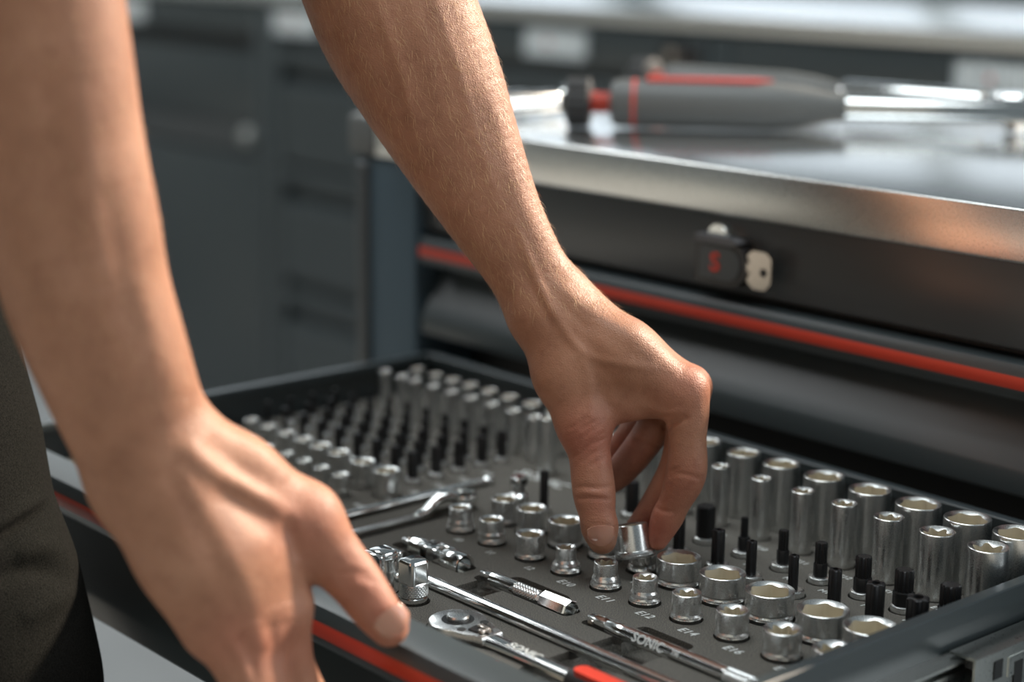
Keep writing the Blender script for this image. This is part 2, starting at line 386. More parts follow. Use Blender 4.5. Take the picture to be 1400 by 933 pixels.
for p in fw.data.polygons:
    if p.normal.z > .9: p.material_index = 1
tag(fw, 'long brushed steel worktop running along the far row of cabinets', 'worktop')

# ------------------------------------------------------------------ torque wrenches on the near worktop
def oriented(p0, p1):
    d = Vector(p1)-Vector(p0); return math.atan2(d.y, d.x), d.length
def torque_wrench(p0, p1, label, zc, body_r=20.5, red=True, tr=11, hx=0):
    a, ln = oriented(p0, p1)
    t = empty('torque_wrench', (p0[0], p0[1], zc), (0, 0, a)); tag(t, label, 'wrench', 'torque wrenches on the steel worktop')
    # local x runs from the adjusting cap to the head
    g = MB(); g.rings([(38, 8), (40, body_r*.88), (46, body_r), (178, body_r), (205, body_r*.86), (228, body_r*.62), (240, 12)], 28, axis=0)
    g.obj('grip', GREYGRIP, None, t)
    if red: MB().rings([(58, body_r+.5), (61, body_r+.5)], 28, axis=0).obj('grip_ring', REDP, None, t)
    if red: MB().prism([(70, -7), (165, -7), (178, 0), (165, 7), (70, 7)], body_r-3, body_r+2.2, axis=2).obj('scale_inlay', REDP, None, t)
    c = MB(); kn = lambda A: 21+.8*math.cos(18*A)
    c.rings([(0, 17), (2, kn), (20, kn), (22, 17)], 72, axis=0); c.obj('adjusting_knob', RUBBER, None, t)
    MB().rings([(-4, 14), (.5, 15)], 24, axis=0).obj('end_cap', CHROME, None, t)
    MB().rings([(21, 9), (39, 9)], 20, axis=0).obj('knob_spindle', RED, None, t)
    MB().rings([(238, tr-.5), (241, tr), (430+hx, tr), (433+hx, tr-1)], 24, axis=0).obj('tube', CHROME, None, t)
    h = MB().rings([(0, 19), (2, 20.5), (22, 20.5), (24, 19)], 28, axis=2, origin=(462+hx, 0, -12)); h.box(430+hx, 455+hx, -9, 9, -9, 9, 3)
    h.obj('ratchet_head', CHROME, None, t)
    MB().box(455.5+hx, 468.5+hx, -6.5, 6.5, -20.5, -12, 1).obj('square_drive', CHROME, None, t)
    return t
q0 = onz(774, 140, 248); q1 = onz(1000, 145, 248)
torque_wrench(q0, q1, 'front torque wrench with grey grip and red inlay, nearest the worktop edge', 248.6)
q0 = onz(870, 109, 248); q1 = onz(1400, 149, 248)
torque_wrench(q0, q1, 'rear torque wrench with plain grey grip, behind the front one', 248.6, 17, False, 14, -58)
q0 = onz(575, 149, 240); q1 = onz(762, 139, 240); a, ln = oriented(q0, q1)
t = empty('breaker_bar', (q0[0], q0[1], 239.8), (0, 0, a)); tag(t, 'thick bright chrome bar on the worktop beside the forearm', 'tool')
MB().rings([(0, 10), (2, 12.6), (ln*.75, 12.6), (ln*.78, 11), (ln*.97, 11), (ln, 9)], 24, axis=0).obj('shaft', CHROME, None, t)
MB().rings([(-26, 9), (-24, 13), (-2, 13), (0, 11)], 24, axis=0).obj('end_collar', STEEL, None, t)

# ------------------------------------------------------------------ foam trays
def foam_tray(x0, x1, y0, y1, cuts, name, label):
    """top surface with sunk pockets: piecewise constant depth from a constrained triangulation"""
    polys = [rrect(x0, x1, y0, y1, 2, 2)]+[c[0] for c in cuts]; dep = [0]+[c[1] for c in cuts]
    V2 = []; F2 = []
    for p in polys:
        n = len(V2); V2 += [Vector(q) for q in p]; F2.append(list(range(n, n+len(p))))
    vo, eo, fo, ov, oe, of = delaunay_2d_cdt(V2, [], F2, 1, 1e-4)
    depth = [max(dep[k] for k in o) for o in of]
    V = []; Fc = []; M = []; idx = {}
    def vi(i, z):
        k = (i, round(z, 3))
        if k not in idx: idx[k] = len(V); V.append((vo[i].x, vo[i].y, z))
        return idx[k]
    edges = {}
    for f, d in zip(fo, depth):
        Fc.append([vi(i, -d) for i in f]); M.append(0 if d == 0 else 2)
        for a, b in zip(f, f[1:]+f[:1]): edges.setdefault((min(a, b), max(a, b)), []).append((a, b, d))
    LAY = 5.0
    for e, us in edges.items():
        if len(us) == 1: (a, b, d) = us[0]; hi, lo = d, 46.; a, b = b, a
        else:
            if us[0][2] == us[1][2]: continue
            u = us[0] if us[0][2] > us[1][2] else us[1]; lo = u[2]; hi = min(us[0][2], us[1][2]); a, b = u[0], u[1]
        cutz = [hi]+([LAY] if hi < LAY < lo else [])+[lo]
        for z0_, z1_ in zip(cutz, cutz[1:]):
            Fc.append([vi(b, -z0_), vi(a, -z0_), vi(a, -z1_), vi(b, -z1_)]); M.append(1 if z0_ >= LAY else 0)
    me = mesh(name, V, Fc, [FOAM, FOAM2, FOAM], M, 0)
    bm = bmesh.new(); bm.from_mesh(me); bmesh.ops.recalc_face_normals(bm, faces=bm.faces[:]); bm.to_mesh(me); bm.free()
    o = obj(name, me, (0, 0, 0)); tag(o, label, 'tray'); return o

# positions on the foam (x, y)
ROW1 = [(327.5, 'h', 7.6, 9.0), (360, 'h', 8.2, 9.0), (398, 'h', 9.3, 9.3), (432, 'e', 6.4, 9.2), (468, 'e', 7.3, 9.2), (502, 'e', 7.6, 9.2),
        (536.5, 'e', 8.7, 9.2), (572.5, 'e', 9.6, 9.7), (610, 'e', 11.0, 11.0), (646, 'e', 11.4, 11.4)]
ROW2 = [(334, 9.4), (361, 10.3), (394.5, 11.3), (428, 12.0), (492, 13.9), (528.5, 14.1), (566, 14.8), (606, 15.3), (640, 15.6)]
cutsR = []
for x, k, r1, r2 in ROW1: cutsR.append((circle(x, 198.3, r2+1.0), 9))
def y2(x): return 232.5 if x < 420 else 238
for x, r in ROW2: cutsR.append((circle(x, y2(x), r+1.0), 9))
cutsR.append((circle(461, 237, 10.5), 9))
TORX = [(455, 8), (489, 9), (517, 7), (551, 6.6), (583, 8.6), (613, 12), (643, 14)]
XZN = [(345, 8, 'x'), (380, 9, 'h'), (414, 10, 'h'), (449, 12, 'h'), (483, 5, 'x'), (516, 6.6, 'x'), (546.5, 7.8, 'x'), (579.5, 10, 'x'), (610, 11.5, 'x'), (643, 12.4, 'x')]
for x, d in TORX: cutsR.append((circle(x, 277, 8.6, 18), 8))
for x, d, k in XZN: cutsR.append((circle(x, 308.5, 8.8, 18), 8))
DEEPE = [(300, 6), (328, 6), (361, 6.2), (396, 6.3), (430, 6.5), (466.5, 7.0), (502, 7.6), (536, 8.4), (571, 9.5), (607.5, 11.0), (644, 12.3)]
DEEPH = [(290, 9), (322, 9.8), (355, 10.4), (389, 11.2), (425, 11.6), (459, 12.6), (496, 13.5), (534, 13.8), (572, 14.5), (609, 14.7), (645, 15)]
for x, r in DEEPE: cutsR.append((circle(x, 342.5, r+1), 10))
for x, r in DEEPH: cutsR.append((circle(x, 371, r+1), 10))
cutsR += [(rrect(330, 648, 111.5, 122.5, 3), 6), (rrect(500, 655, 146, 158.5, 3), 6), (rrect(402, 489, 145.5, 159.5, 4), 8), (rrect(320, 392, 144, 160, 4), 9),
          (rrect(528, 568, 62, 152, 6), 17), (rrect(528, 570, 150, 172, 5), 14), (rrect(408, 432, 118, 150, 5), 16), (rrect(338, 362, 112, 152, 5), 16), (rrect(418, 470, 150, 170, 6), 14), (rrect(350, 378, 150, 168, 6), 14),
          (rrect(258, 264, 60, 284, 2), 7), (rrect(282, 300, 60, 240, 6), 7),
          (circle(411, 92.5, 10.2), 9), (circle(383, 90, 11.5), 9), (circle(334, 268, 5.5, 14), 8), (circle(319, 258, 8.5, 18), 8), (circle(268, 331, 8.2, 18), 9),
          (arc(461, 86, 19.2, 60, 300, 16)+[(500, 78), (660, 77), (660, 95), (500, 95)], 8)]
trayR = foam_tray(253, 665.5, 28, 424, cutsR, 'foam_tray', 'dark grey foam tray with cut pockets under the larger sockets and the ratchet')

# left tray grid
random.seed(7)
LROW_D1 = [(61.5, 5.6), (86, 6), (108, 6.4), (130, 6.8), (154, 7.2), (179, 7.6), (206, 8.2), (233, 8.6)]          # y 371
LROW_D2 = [(50, 4.8), (73, 5), (90, 5), (114, 5.2), (138, 5.4), (162, 5.6), (187, 5.8), (212, 6), (236, 6.2)]     # y 346
BROWS = [(326, 22), (306, 21), (284, 21), (262, 20), (240, 19)]
BX = [34, 58, 82, 106, 130, 154, 178, 201, 222]
CROW = [(60, 5.6), (84, 5.9), (108, 6.4), (131, 6.9), (153, 7.8), (176, 8.4), (206, 9.0), (234, 9.6)]             # y 211
CROW2 = [(45, 4.6), (70, 4.7), (95, 4.8), (120, 5), (145, 5.2), (168, 5.4), (190, 5.6), (213, 6.2)]              # y 187
cutsL = []
for x, r in LROW_D1: cutsL.append((circle(x, 371, r+.9, 16), 9))
for x, r in LROW_D2: cutsL.append((circle(x, 346, r+.9, 16), 9))
for y, h in BROWS:
    for x in BX: cutsL.append((circle(x, y, 6.9, 14), 8))
for x, r in CROW: cutsL.append((circle(x, 207, r+1.0, 16), 8))
for x, r in CROW2: cutsL.append((circle(x, 182, r+1.0, 16), 8))
trayL = foam_tray(10, 252.5, 28, 424, cutsL, 'foam_tray', 'dark grey foam tray under the small black bits and small sockets')

def printed(tray, body, x, y, size=9, rot=0., shear=.2):
    o = obj('printed_label', textmesh('printed_label', body, size, WHITE, .02, shear), (x, y, .08), tray, (0, 0, rot)); return o
for t, x in (('E10', 447), ('E11', 482), ('E12', 516), ('E14', 551), ('E16', 586), ('E18', 624)): printed(trayR, t, x, 184, 8.5)
for t, x in (('10', 341), ('11', 374), ('12', 412), ): printed(trayR, t, x, 184.5, 7)
for t, x in (('13', 411), ('14', 444), ('15', 474), ('17', 510), ('18', 547), ('19', 586), ('21', 624)): printed(trayR, t, x, 218, 7)
for k, x in enumerate((498, 531, 561, 594, 625)): printed(trayR, ('M6', 'M8', 'M10', 'M12', 'M14')[k], x, 297, 6.5)
for k, x in enumerate((446, 481, 516, 551, 586, 622)): printed(trayR, ('E8', 'E10', 'E11', 'E12', 'E14', 'E16')[k], x, 327, 6.5)
for k, y in enumerate((177.5, 201, 226, 249.5, 273, 296)): printed(trayL, ('4-6', '7-9', '10', 'T10', 'T15', 'H4')[k], 240, y, 8)
lg = printed(trayR, 'SONIC', 276, 318, 17, shear=.15)

# ------------------------------------------------------------------ sockets
def hexr(af, rnd=.93):
    def f(a):
        q = (math.degrees(a)+30) % 60-30
        return min(af/2/math.cos(math.radians(q)), af/math.sqrt(3)*rnd)
    return f
def twelve(af):
    def f(a):
        q = math.degrees(a) % 30-15; q2 = (math.degrees(a)+15) % 30-15
        return af/2*(1.0+.10*(abs(q)/15)**1.2)
    return f
def star(r, amp=.14, ph=0): return lambda a: r*(1-amp+amp*math.cos(6*a+ph))
def spline12(r): return lambda a: r*(1-.085+.085*math.cos(12*a))
OBJ_TWIST = [0]
def socket_body(profile, rtop, inner, depth, n=72, twist=0):
    """profile: (z, r) from the base to just under the rim; then the rim, the shaped mouth and its walls"""
    h = profile[-1][0]; m = MB(); pp = [profile[0]]
    for (z0, r0), (z1, r1) in zip(profile, profile[1:]):      # holding loops keep the walls straight in the shading
        l = math.hypot(z1-z0, r1-r0)
        if l > 1.6:
            for e in (.35/l, 1-.35/l): pp.append((z0+(z1-z0)*e, r0+(r1-r0)*e))
        pp.append((z1, r1))
    profile = pp
    fi = lambda a: inner(a+twist)
    ro = rtop-.8; zc = lambda a: h+.5-max(ro-fi(a), .05)*.62
    m.rings(profile+[(h+.35, rtop-.1), (h+.55, rtop-.4), (h+.5, ro), (zc, fi)], n, 0, cap1=False)
    m.rings([(zc, fi), (h-depth, fi)], n, 1, cap0=False, cap1=True)
    return m
def knurl_rings(r, z0, z1, amp, pitch):
    """staggered rows of small pyramids around a ring"""
    n = 2*int(math.pi*2*r/pitch/1.0); rows = 2*max(2, round((z1-z0)/pitch*1.15)); rg = []
    def rad(j):
        def f(a):
            i = round(a/(2*math.pi)*n) % n
            return r+(amp if 0 < j < rows and j % 2 == 0 and i % 2 == (j//2) % 2 else 0)-(.25 if j in (0, rows) else 0)
        return f
    for j in range(rows+1): rg.append((z0+(z1-z0)*j/rows, rad(j)))
    return rg, n
def knurl(r, z0, z1, n=0, rows=0, amp=.55):
    m = MB(); rg, n = knurl_rings(r-.15, z0, z1, amp, 1.45); m.rings(rg, n); return m
def ordinal(k): return ('first', 'second', 'third', 'fourth', 'fifth', 'sixth', 'seventh', 'eighth', 'ninth', 'tenth', 'eleventh')[k]

H1 = 16.2
for k, (x, kind, r1, r2) in enumerate(ROW1):
    m = (star(r1*.78, .13) if kind == 'e' else hexr(r1*1.36))
    stepped = r2-r1 > .8
    prof = [(-8, r2-.6), (-.2, r2-.5), (4.6, r2-.5)] + ([(5.6, r2-.5), (7.2, r1+.9), (8.8, r1+.1), (H1, r1)] if stepped else [(5.2, r1-.1), (H1, r1)])
    s = socket_body(prof, r1, m, 10, 72, .25).obj('star_socket' if kind == 'e' else 'hex_socket', [SATIN, INNER], (x, 198.3, 0), smooth=32)
    knurl(r2, .4, 4.6, 60 if r2 < 10 else 72).obj('knurled_ring', SATIN, None, s, smooth=20)
    if kind == 'e':
        e = ('E10', 'E11', 'E12', 'E14', 'E16', 'E18')
        lab = ('star-mouthed chrome socket with flared knurled base, beside the print %s' if stepped else 'stout star-mouthed chrome socket with knurled base, beside the print %s') % e[k-3] if k < 9 else 'star-mouthed chrome socket half hidden behind the right drawer wall'
    else: lab = ('small chrome hex socket with flared base, next to the curved flat spanner', 'chrome hex socket with flared knurled base, second from the spanner', 'straight-sided chrome hex socket just left of the slimmest star socket')[k]
    tag(s, lab, 'socket', 'short sockets in the front row')
for k, (x, r) in enumerate(ROW2):
    big = k > 3
    s = socket_body([(-8, r-.9), (3.2, r-.9), (4.4, r-.8), (5.4, r-.15), (17.0, r)], r, hexr(r*1.48, .95), 12, 72, .5+.15*k).obj('hex_socket', [SATIN, INNER], (x, y2(x), 0), smooth=32)
    knurl(r-.35, .4, 4.2, 72).obj('knurled_ring', SATIN, None, s, smooth=20)
    lab = ['chrome hex socket directly in front of the tall square adapter', 'chrome hex socket with brownish mouth, beside the thin black rod bit', 'wide dark-mouthed chrome hex socket left of the thumb', 'chrome hex socket half hidden behind the thumb tip',
           'wide hex socket just right of the fingertips', 'wide hex socket, second to the right of the fingertips', 'wide hex socket, third to the right of the fingertips', 'very wide hex socket, fourth to the right of the fingertips', 'widest hex socket, cut off by the right drawer wall'][k]
    tag(s, lab, 'socket', 'hex sockets in the second row')
# short polished socket left standing under the one being lifted
s = socket_body([(-8, 8.4), (3.6, 8.6), (4.6, 7.8), (6, 8.6), (11, 8.8)], 8.8, hexr(12), 8, 48).obj('hex_socket', [CHROME, INNER], (461, 237, 0))
knurl(9.2, .6, 3.6, 60).obj('knurled_ring', CHROME, None, s, smooth=20)
tag(s, 'polished chrome socket in the foam directly under the lifted one', 'socket', 'hex sockets in the second row')
# the socket held between thumb and fingers
hp = atd(866, 741, 1144)
held = socket_body([(-9.5, 10.9), (-6, 11.1), (-5.2, 10.0), (10.6, 10.2)], 10.2, hexr(15), 10, 72, .3).obj('hex_socket', [SATIN, INNER], hp, rot=None, smooth=32)
knurl(12.0, -9.6, -5.4, 84).obj('knurled_ring', SATIN, None, held, smooth=20)
held.rotation_mode = 'QUATERNION'
from mathutils import Quaternion
held.rotation_quaternion = Quaternion(Vector(tuple(FW)), math.radians(-8)) @ Quaternion(Vector(tuple(RT)), math.radians(-13))
tag(held, 'tilted chrome socket pinched between thumb and fingers', 'socket')
# deep sockets
for k, (x, r) in enumerate(DEEPE):
    s = socket_body([(-9, r-.3), (2, r), (41.5, r)], r, star(r*.8, .13), 12, 60, .4*k).obj('deep_star_socket', [SATIN, INNER], (x, 342.5, 0), smooth=32)
    n = len(DEEPE)-1-k
    tag(s, 'tall slim star-mouthed socket, %s from the right drawer wall' % ordinal(n), 'socket', 'deep star sockets')
for k, (x, r) in enumerate(DEEPH):
    s = socket_body([(-9, r-.3), (2, r), (44.5, r)], r, hexr(r*1.5, .95), 14, 60, .35*k).obj('deep_hex_socket', [SATIN, INNER], (x, 371, 0), smooth=32)
    n = len(DEEPH)-1-k
    tag(s, 'tall wide hex-mouthed socket along the rear wall, %s from the right drawer wall' % ordinal(n), 'socket', 'deep hex sockets')
s = socket_body([(-9, 6.6), (2, 7), (43, 7)], 7, hexr(9.5), 12, 48).obj('deep_hex_socket', [SATIN, INNER], (268, 331, 0)); tag(s, 'lone tall socket standing behind the thin black rod bit', 'socket')

# ------------------------------------------------------------------ bits in collars
def bit(name, x, y, d, kind, h, label, group, collar=7.4, n=48, tray='R'):
    t = empty(name, (x, y, 0)); tag(t, label, 'bit', group)
    MB().rings([(-7, collar-.4), (2.6, collar), (3.6, collar-.25), (4.1, collar-1.2), (4.1, min(collar-1.5, 5))], n if n < 40 else 36).obj('collar', SATIN, None, t)
    r = d/2
    if kind == 'torx':
        f = star(r, .12)
        MB().rings([(3.9, f), (h-1, f), (h-.2, lambda a: f(a)*.9), (h, lambda a: f(a)*.84), (h, r*.42), (h-3, r*.38)], n).obj('tip', BLACK, None, t, smooth=30)
    elif kind == 'x':
        hh = hexr(max(d*1.05, 7.5))
        MB().rings([(3.9, hh), (12, hh), (12.8, lambda a: hh(a)*.92)], n).obj('shank', BLACK, None, t, smooth=30)
        f = spline12(r)
        MB().rings([(12.5, f), (h-.8, f), (h, lambda a: f(a)*.9)], max(n, 48)).obj('tip', BLACK, None, t, smooth=30)
    else:
        hh = hexr(d)
        MB().rings([(3.9, hh), (h-1, hh), (h, lambda a: hh(a)*.9)], n).obj('tip', BLACK, None, t, smooth=30)
    return t
for k, (x, d) in enumerate(TORX): bit('torx_bit', x, 277, d, 'torx', 26, 'black star bit with a hole in its tip, %s from the right drawer wall' % ordinal(len(TORX)-1-k), 'black star bits')
for k, (x, d, kd) in enumerate(XZN):
    n = len(XZN)-1-k
    bit('spline_bit' if kd == 'x' else 'hex_bit', x, 308.5, d, kd, 26 if kd == 'x' else 25.5, ('black splined bit in chrome collar, %s of its row from right drawer wall' if kd == 'x' else 'plain black hex bit in chrome collar, %s of its row from right drawer wall') % ordinal(n), 'spline and hex bits', 7.6)
t = empty('long_hex_bit', (334, 268, 0)); tag(t, 'thin tall black rod bit in front of the lone tall socket', 'bit')
MB().rings([(-6, 4.8), (3, 4.8), (4, 4)], 24).obj('collar', SATIN, None, t); MB().rings([(3.8, hexr(6)), (29, hexr(6)), (30, hexr(5.4))], 36).obj('tip', BLACK, None, t)

# small parts in the left tray
def proto_set():
    P = {}
    for d in (4, 5, 6, 7, 8):
        for kd in ('torx', 'h', 'x'):
            P[(d, kd)] = None
    return P
protos = proto_set()
for j, (y, h) in enumerate(BROWS):
    for i, x in enumerate(BX):
        d = (4, 4, 5, 5, 6, 6, 7, 7, 8)[i]; kd = ('torx', 'h', 'x', 'torx', 'h')[j]
        lab = 'small black %s bit, %s bit row from the rear, %s from left drawer wall' % (('star', 'hex', 'splined', 'star', 'hex')[j], ordinal(j), ordinal(i))
        if protos[(d, kd)] is None:
            protos[(d, kd)] = bit('small_bit', x, y, d, kd, 21+d*.3, lab, 'small black bits in the left tray', 6, 24)
        else:
            c = copy_tree(protos[(d, kd)]); c.location = W((x, y, 0)); c['label'] = lab
def small_socket(x, y, r, h, mouth, label, group, name, n=36):
    prof = [(-7, r-.4), (h*.30, r-.2), (h*.36, r-.5), (h, r)]
    s = socket_body(prof, r, mouth, min(8, h*.5), n).obj(name, [SATIN, INNER], (x, y, 0), smooth=32); tag(s, label, 'socket', group); return s
for k, (x, r) in enumerate(LROW_D1): small_socket(x, 371, r, 34.5, hexr(r*1.5), 'tall small hex socket along the rear wall, %s from the rear left corner' % ordinal(k), 'tall small sockets at the back', 'deep_hex_socket')
for k, (x, r) in enumerate(LROW_D2): small_socket(x, 346, r, 34.5, star(r*.78), 'tall slim small socket, second row from rear wall, %s from the left' % ordinal(k), 'tall small sockets at the back', 'deep_star_socket')
for k, (x, r) in enumerate(CROW): small_socket(x, 207, r, 18.5, hexr(r*1.45), 'small shiny hex socket in front of the black bits, %s from the left drawer wall' % ordinal(k), 'small shiny sockets in the left tray', 'hex_socket')
for k, (x, r) in enumerate(CROW2): small_socket(x, 182, r, 15, star(r*.78), 'tiny shiny socket of the frontmost small row, %s from the left drawer wall' % ordinal(k), 'small shiny sockets in the left tray', 'star_socket')

# ------------------------------------------------------------------ bars, ratchet and adapters
# long extension bar
t = empty('extension_bar', (334, 117.5, 1.2)); tag(t, 'long plain chrome extension bar lying between ratchet and short extension', 'tool')
MB().rings([(11, 3.4), (12.5, 4.7), (300, 4.7), (302, 6.5), (322, 6.8), (324, 6)], 28, axis=0).obj('shaft', CHROME, None, t)
MB().box(0, 12, -4.7, 4.7, -4.7, 4.7, 1).obj('square_drive', SATIN, None, t)
MB().rings([(4.2, 1.7), (5, 1.4), (5.4, .6)], 12, axis=2, origin=(5, 0, 0)).obj('detent_ball', CHROME, None, t)
# wobble extension with lettering and knurled end
t = empty('wobble_extension', (503, 152.3, 1.4)); tag(t, 'chrome extension bar with engraved lettering and knurled white-looking end', 'tool')
MB().rings([(14, 3.2), (16, 4.5), (30, 4.8), (106, 4.8), (108, 5)], 28, axis=0).obj('shaft', CHROME, None, t)
tip = MB().box(0, 16, -3.6, 3.6, -3.6, 3.6, 1.2).obj('square_drive', CHROME, None, t)
MB().rings([(0, 1.7), (.8, 1.3), (1.2, .5)], 12, axis=1, origin=(4, -4.6, -.2)).obj('detent_ball', BRASS, None, t)
kn = MB(); rg, N = knurl_rings(5.0, 108, 148, .5, 1.4)
kn.rings(rg, N, axis=0); kn.obj('knurled_grip', SATIN, None, t, smooth=20)
def engraved(parent, body, size, x, r, ang, name='lettering'):
    """lettering wrapped on the bar's near upper side, reading along +x"""
    o = obj(name, textmesh(name, body, size, WHITE, .04, .12), (x, -r*math.cos(ang), r*math.sin(ang)), parent, (math.pi/2-ang+math.radians(0), 0, 0)); return o
engraved(t, 'SONIC', 8.2, 51, 4.86, .5); engraved(t, 'TM', 4.0, 72, 4.86, .5)
# short knurled extension
t = empty('extension_bar', (405, 152.5, 1.0)); tag(t, 'short chrome extension with knurled middle, lying right of the universal joint', 'tool')
MB().box(0, 9, -3, 3, -2.6, 3.4, .8).obj('square_drive', CHROME, None, t)
MB().rings([(8, 3), (10, 4.6), (30, 4.6), (32, 4.2)], 28, axis=0).obj('shaft', CHROME, None, t)
kn = MB(); rg, N = knurl_rings(4.4, 32, 54, .45, 1.4)
kn.rings(rg, N, axis=0); kn.obj('knurled_band', SATIN, None, t, smooth=20)
MB().rings([(54, 4.2), (57, 4), (58, 6.4), (64, 6.6), (80, 6.9), (81, 6.2), (80, 4.8), (72, 4.6)], 8, axis=0).obj('female_end', CHROME, None, t, smooth=20)
# universal joint
t = empty('universal_joint', (326, 152, 1.5)); tag(t, 'polished universal joint lying in its pocket beside the bar end', 'tool')
MB().box(0, 11, -3.2, 3.2, -2.6, 3.6, 1).obj('square_drive', CHROME, None, t)
MB().rings([(3.6, 1.5), (4.4, 1.2), (4.8, .5)], 12, axis=2, origin=(5, 0, 0)).obj('detent_ball', BRASS, None, t)
y1 = MB().rings([(10, 5), (12, 7.2), (22, 7.4), (24, 7)], 28, axis=0); y1.box(22, 36, -7, 7, 3.0, 6.8, 1.6); y1.box(22, 36, -7, 7, -6.8, -3.0, 1.6); y1.obj('yoke', CHROME, None, t)
MB().rings([(-6.5, 2.4), (7.2, 2.4)], 16, axis=2, origin=(31, 0, 0)).obj('pin', DARK, None, t)
MB().box(27, 37, -4, 4, -3.4, 3.4, 1).obj('cross_block', ZINC, None, t)
y3 = MB().rings([(44, 7.4), (46, 8), (61, 8.2), (62, 7.6), (61, 5.4), (52, 5.2)], 28, axis=0); y3.box(31, 46, 3, 7.2, -7, 7, 1.6); y3.box(31, 46, -7.2, -3, -7, 7, 1.6); y3.obj('yoke', CHROME, None, t)
# upright adapters
t = empty('square_adapter', (411, 92.5, 0)); tag(t, 'upright polished adapter with square top and diamond knurled collar, beside the thumb', 'adapter')
sq = lambda s, r: (lambda a: min(s/2/max(abs(math.cos(a)), abs(math.sin(a))), r))
MB().rings([(-7, 8), (2, 8.6), (3.4, 8.8), (4.2, 8)], 36).obj('base_ring', CHROME, None, t)
knurl(8.9, 4.0, 12.4, 66, 9, .34).obj('knurled_collar', SATIN, None, t, smooth=20)
MB().rings([(12, sq(14.6, 9)), (25.2, sq(14.6, 9)), (26.6, sq(13.2, 8)), (27, sq(10, 7))], 64).obj('square_top', CHROME, None, t, smooth=25)
t = empty('joint_adapter', (384, 90, 0)); tag(t, 'polished forked adapter with a side hole, partly hidden by the thumb', 'adapter')
MB().rings([(-7, 9.6), (2, 10), (16, 10.4), (20, 9.6), (22, 9.8)], 36).obj('barrel', CHROME, None, t)
fk = MB(); fk.box(-9, 9, -9.6, -4.4, 8, 25.6, 2); fk.box(-9, 9, 4.4, 9.6, 8, 25.6, 2); fk.box(-8, 8, -6, 6, 21, 26.4, 2.2); fk.obj('fork', CHROME, None, t)
MB().rings([(-10.6, 2.0), (10.6, 2.0)], 16, axis=1, origin=(3, 0, 10)).obj('pin', DARK, None, t)
t = empty('square_adapter', (319, 258, 0)); tag(t, 'blurred polished adapter with a small square top behind the front hex sockets', 'adapter')
MB().rings([(-6, 7.4), (8, 7.8), (11, 7.4), (13, 5)], 32).obj('barrel', CHROME, None, t)
MB().rings([(12.5, sq(7.5, 4.6)), (19, sq(7.5, 4.6))], 48).obj('neck', SATIN, None, t, smooth=25)
MB().rings([(19, sq(10.5, 6.4)), (23.6, sq(10.5, 6.4)), (24.6, sq(9, 5.6))], 48).obj('square_top', CHROME, None, t, smooth=25)
# slim rod and flat spanner along the tray edge
t = empty('sliding_bar', (259.5, 150, 2.4)); tag(t, 'slim bright chrome rod along the seam between the two foam trays', 'tool')
MB().rings([(-85, 2.6), (-84, 3.2), (126, 3.2), (127, 2.4)], 20, axis=1).obj('shaft', CHROME, None, t)
MB().rings([(126, 2.2), (128, 3.6), (131, 4.1), (134, 3.4), (135.5, 1.6)], 20, axis=1).obj('ball_end', CHROME, None, t)
t = empty('offset_spanner', (289, 150, 1)); tag(t, 'flat spanner with a raised curved ring end, beside the slim rod', 'tool')
MB().box(-3.4, 3.4, -85, 44, -1.4, 1.6, 1).obj('handle', SATIN, None, t)
crv = [(0, 40, .4), (0, 48, 1.2), (-1, 55, 5), (-2, 62, 8.5), (0, 69, 9.5), (3, 75, 8)]
MB().tube(crv, [3.2, 3.6, 4, 4.2, 4.6, 4.2], 12).obj('curved_neck', CHROME, None, t)
rgm = MB().rings([(0, 8.4), (1, 9.0), (7, 9.0), (8, 8.4), (7.6, 6), (.4, 6), (0, 8.4)], 36, cap0=False, cap1=False, origin=(5, 80, 2.5)); rgm.obj('ring_end', CHROME, None, t)

# ratchet
t = empty('ratchet', (461, 86, 0)); tag(t, 'chrome ratchet with round head, dark reversing lever and red and black grip', 'ratchet')
hd = MB()
out = arc(0, 0, 17.5, 52, 308, 30)+[(17, -12.2), (25, -9.2), (31, -7.6), (31, 7.6), (25, 9.2), (17, 12.2)]
def slab(mb, out, z0, z1, bev):
    n = len(out); cx = sum(p[0] for p in out)/n; cy = sum(p[1] for p in out)/n
    def sc(p, b):
        dx, dy = p[0]-cx, p[1]-cy; l = math.hypot(dx, dy); return (p[0]-dx/l*b, p[1]-dy/l*b)
    rings = [(z0, bev), (z0+bev, 0), (z1-bev, 0), (z1-bev*.3, bev*.3), (z1, bev)]
    V = []; F = []
    for z, b in rings: V += [(*sc(p, b), z) for p in out]
    for j in range(len(rings)-1):
        for k in range(n): F.append((j*n+k, j*n+(k+1) % n, (j+1)*n+(k+1) % n, (j+1)*n+k))
    F += [tuple(range(n))[::-1], tuple(range((len(rings)-1)*n, len(rings)*n))]
    mb.add(V, F)
slab(hd, out, -6.5, 5.2, 1.6); hd.obj('head', SATIN, None, t, smooth=40)
MB().rings([(5.0, 9.6), (5.35, 9.6)], 36).obj('release_recess', DARK, None, t)
MB().rings([(5, 6.6), (7.2, 6.9), (8.2, 6.2), (8.5, 5)], 36).obj('release_button', SATIN, None, t)
sc_me = MB().rings([(5.1, 2.7), (5.4, 2.7)], 18).me('screw', DARK)
obj('screw', sc_me, (13.6, 8.6, 0), t); obj('screw', sc_me, (13.6, -8.6, 0), t)
MB().prism([(17, -6.6), (23, -5.6), (30, -1.6), (30, 1.6), (23, 5.6), (17, 6.6), (15.4, 0)], 4.4, 6.2, axis=2).obj('lever_plate', LENS, None, t)
lv = MB(); lv.box(19, 28, -1.8, 1.8, 5.6, 8.4, 1); lv.box(24, 28, -5.5, -1, 5.8, 8, .9); lv.obj('reversing_lever', BRASS, None, t)
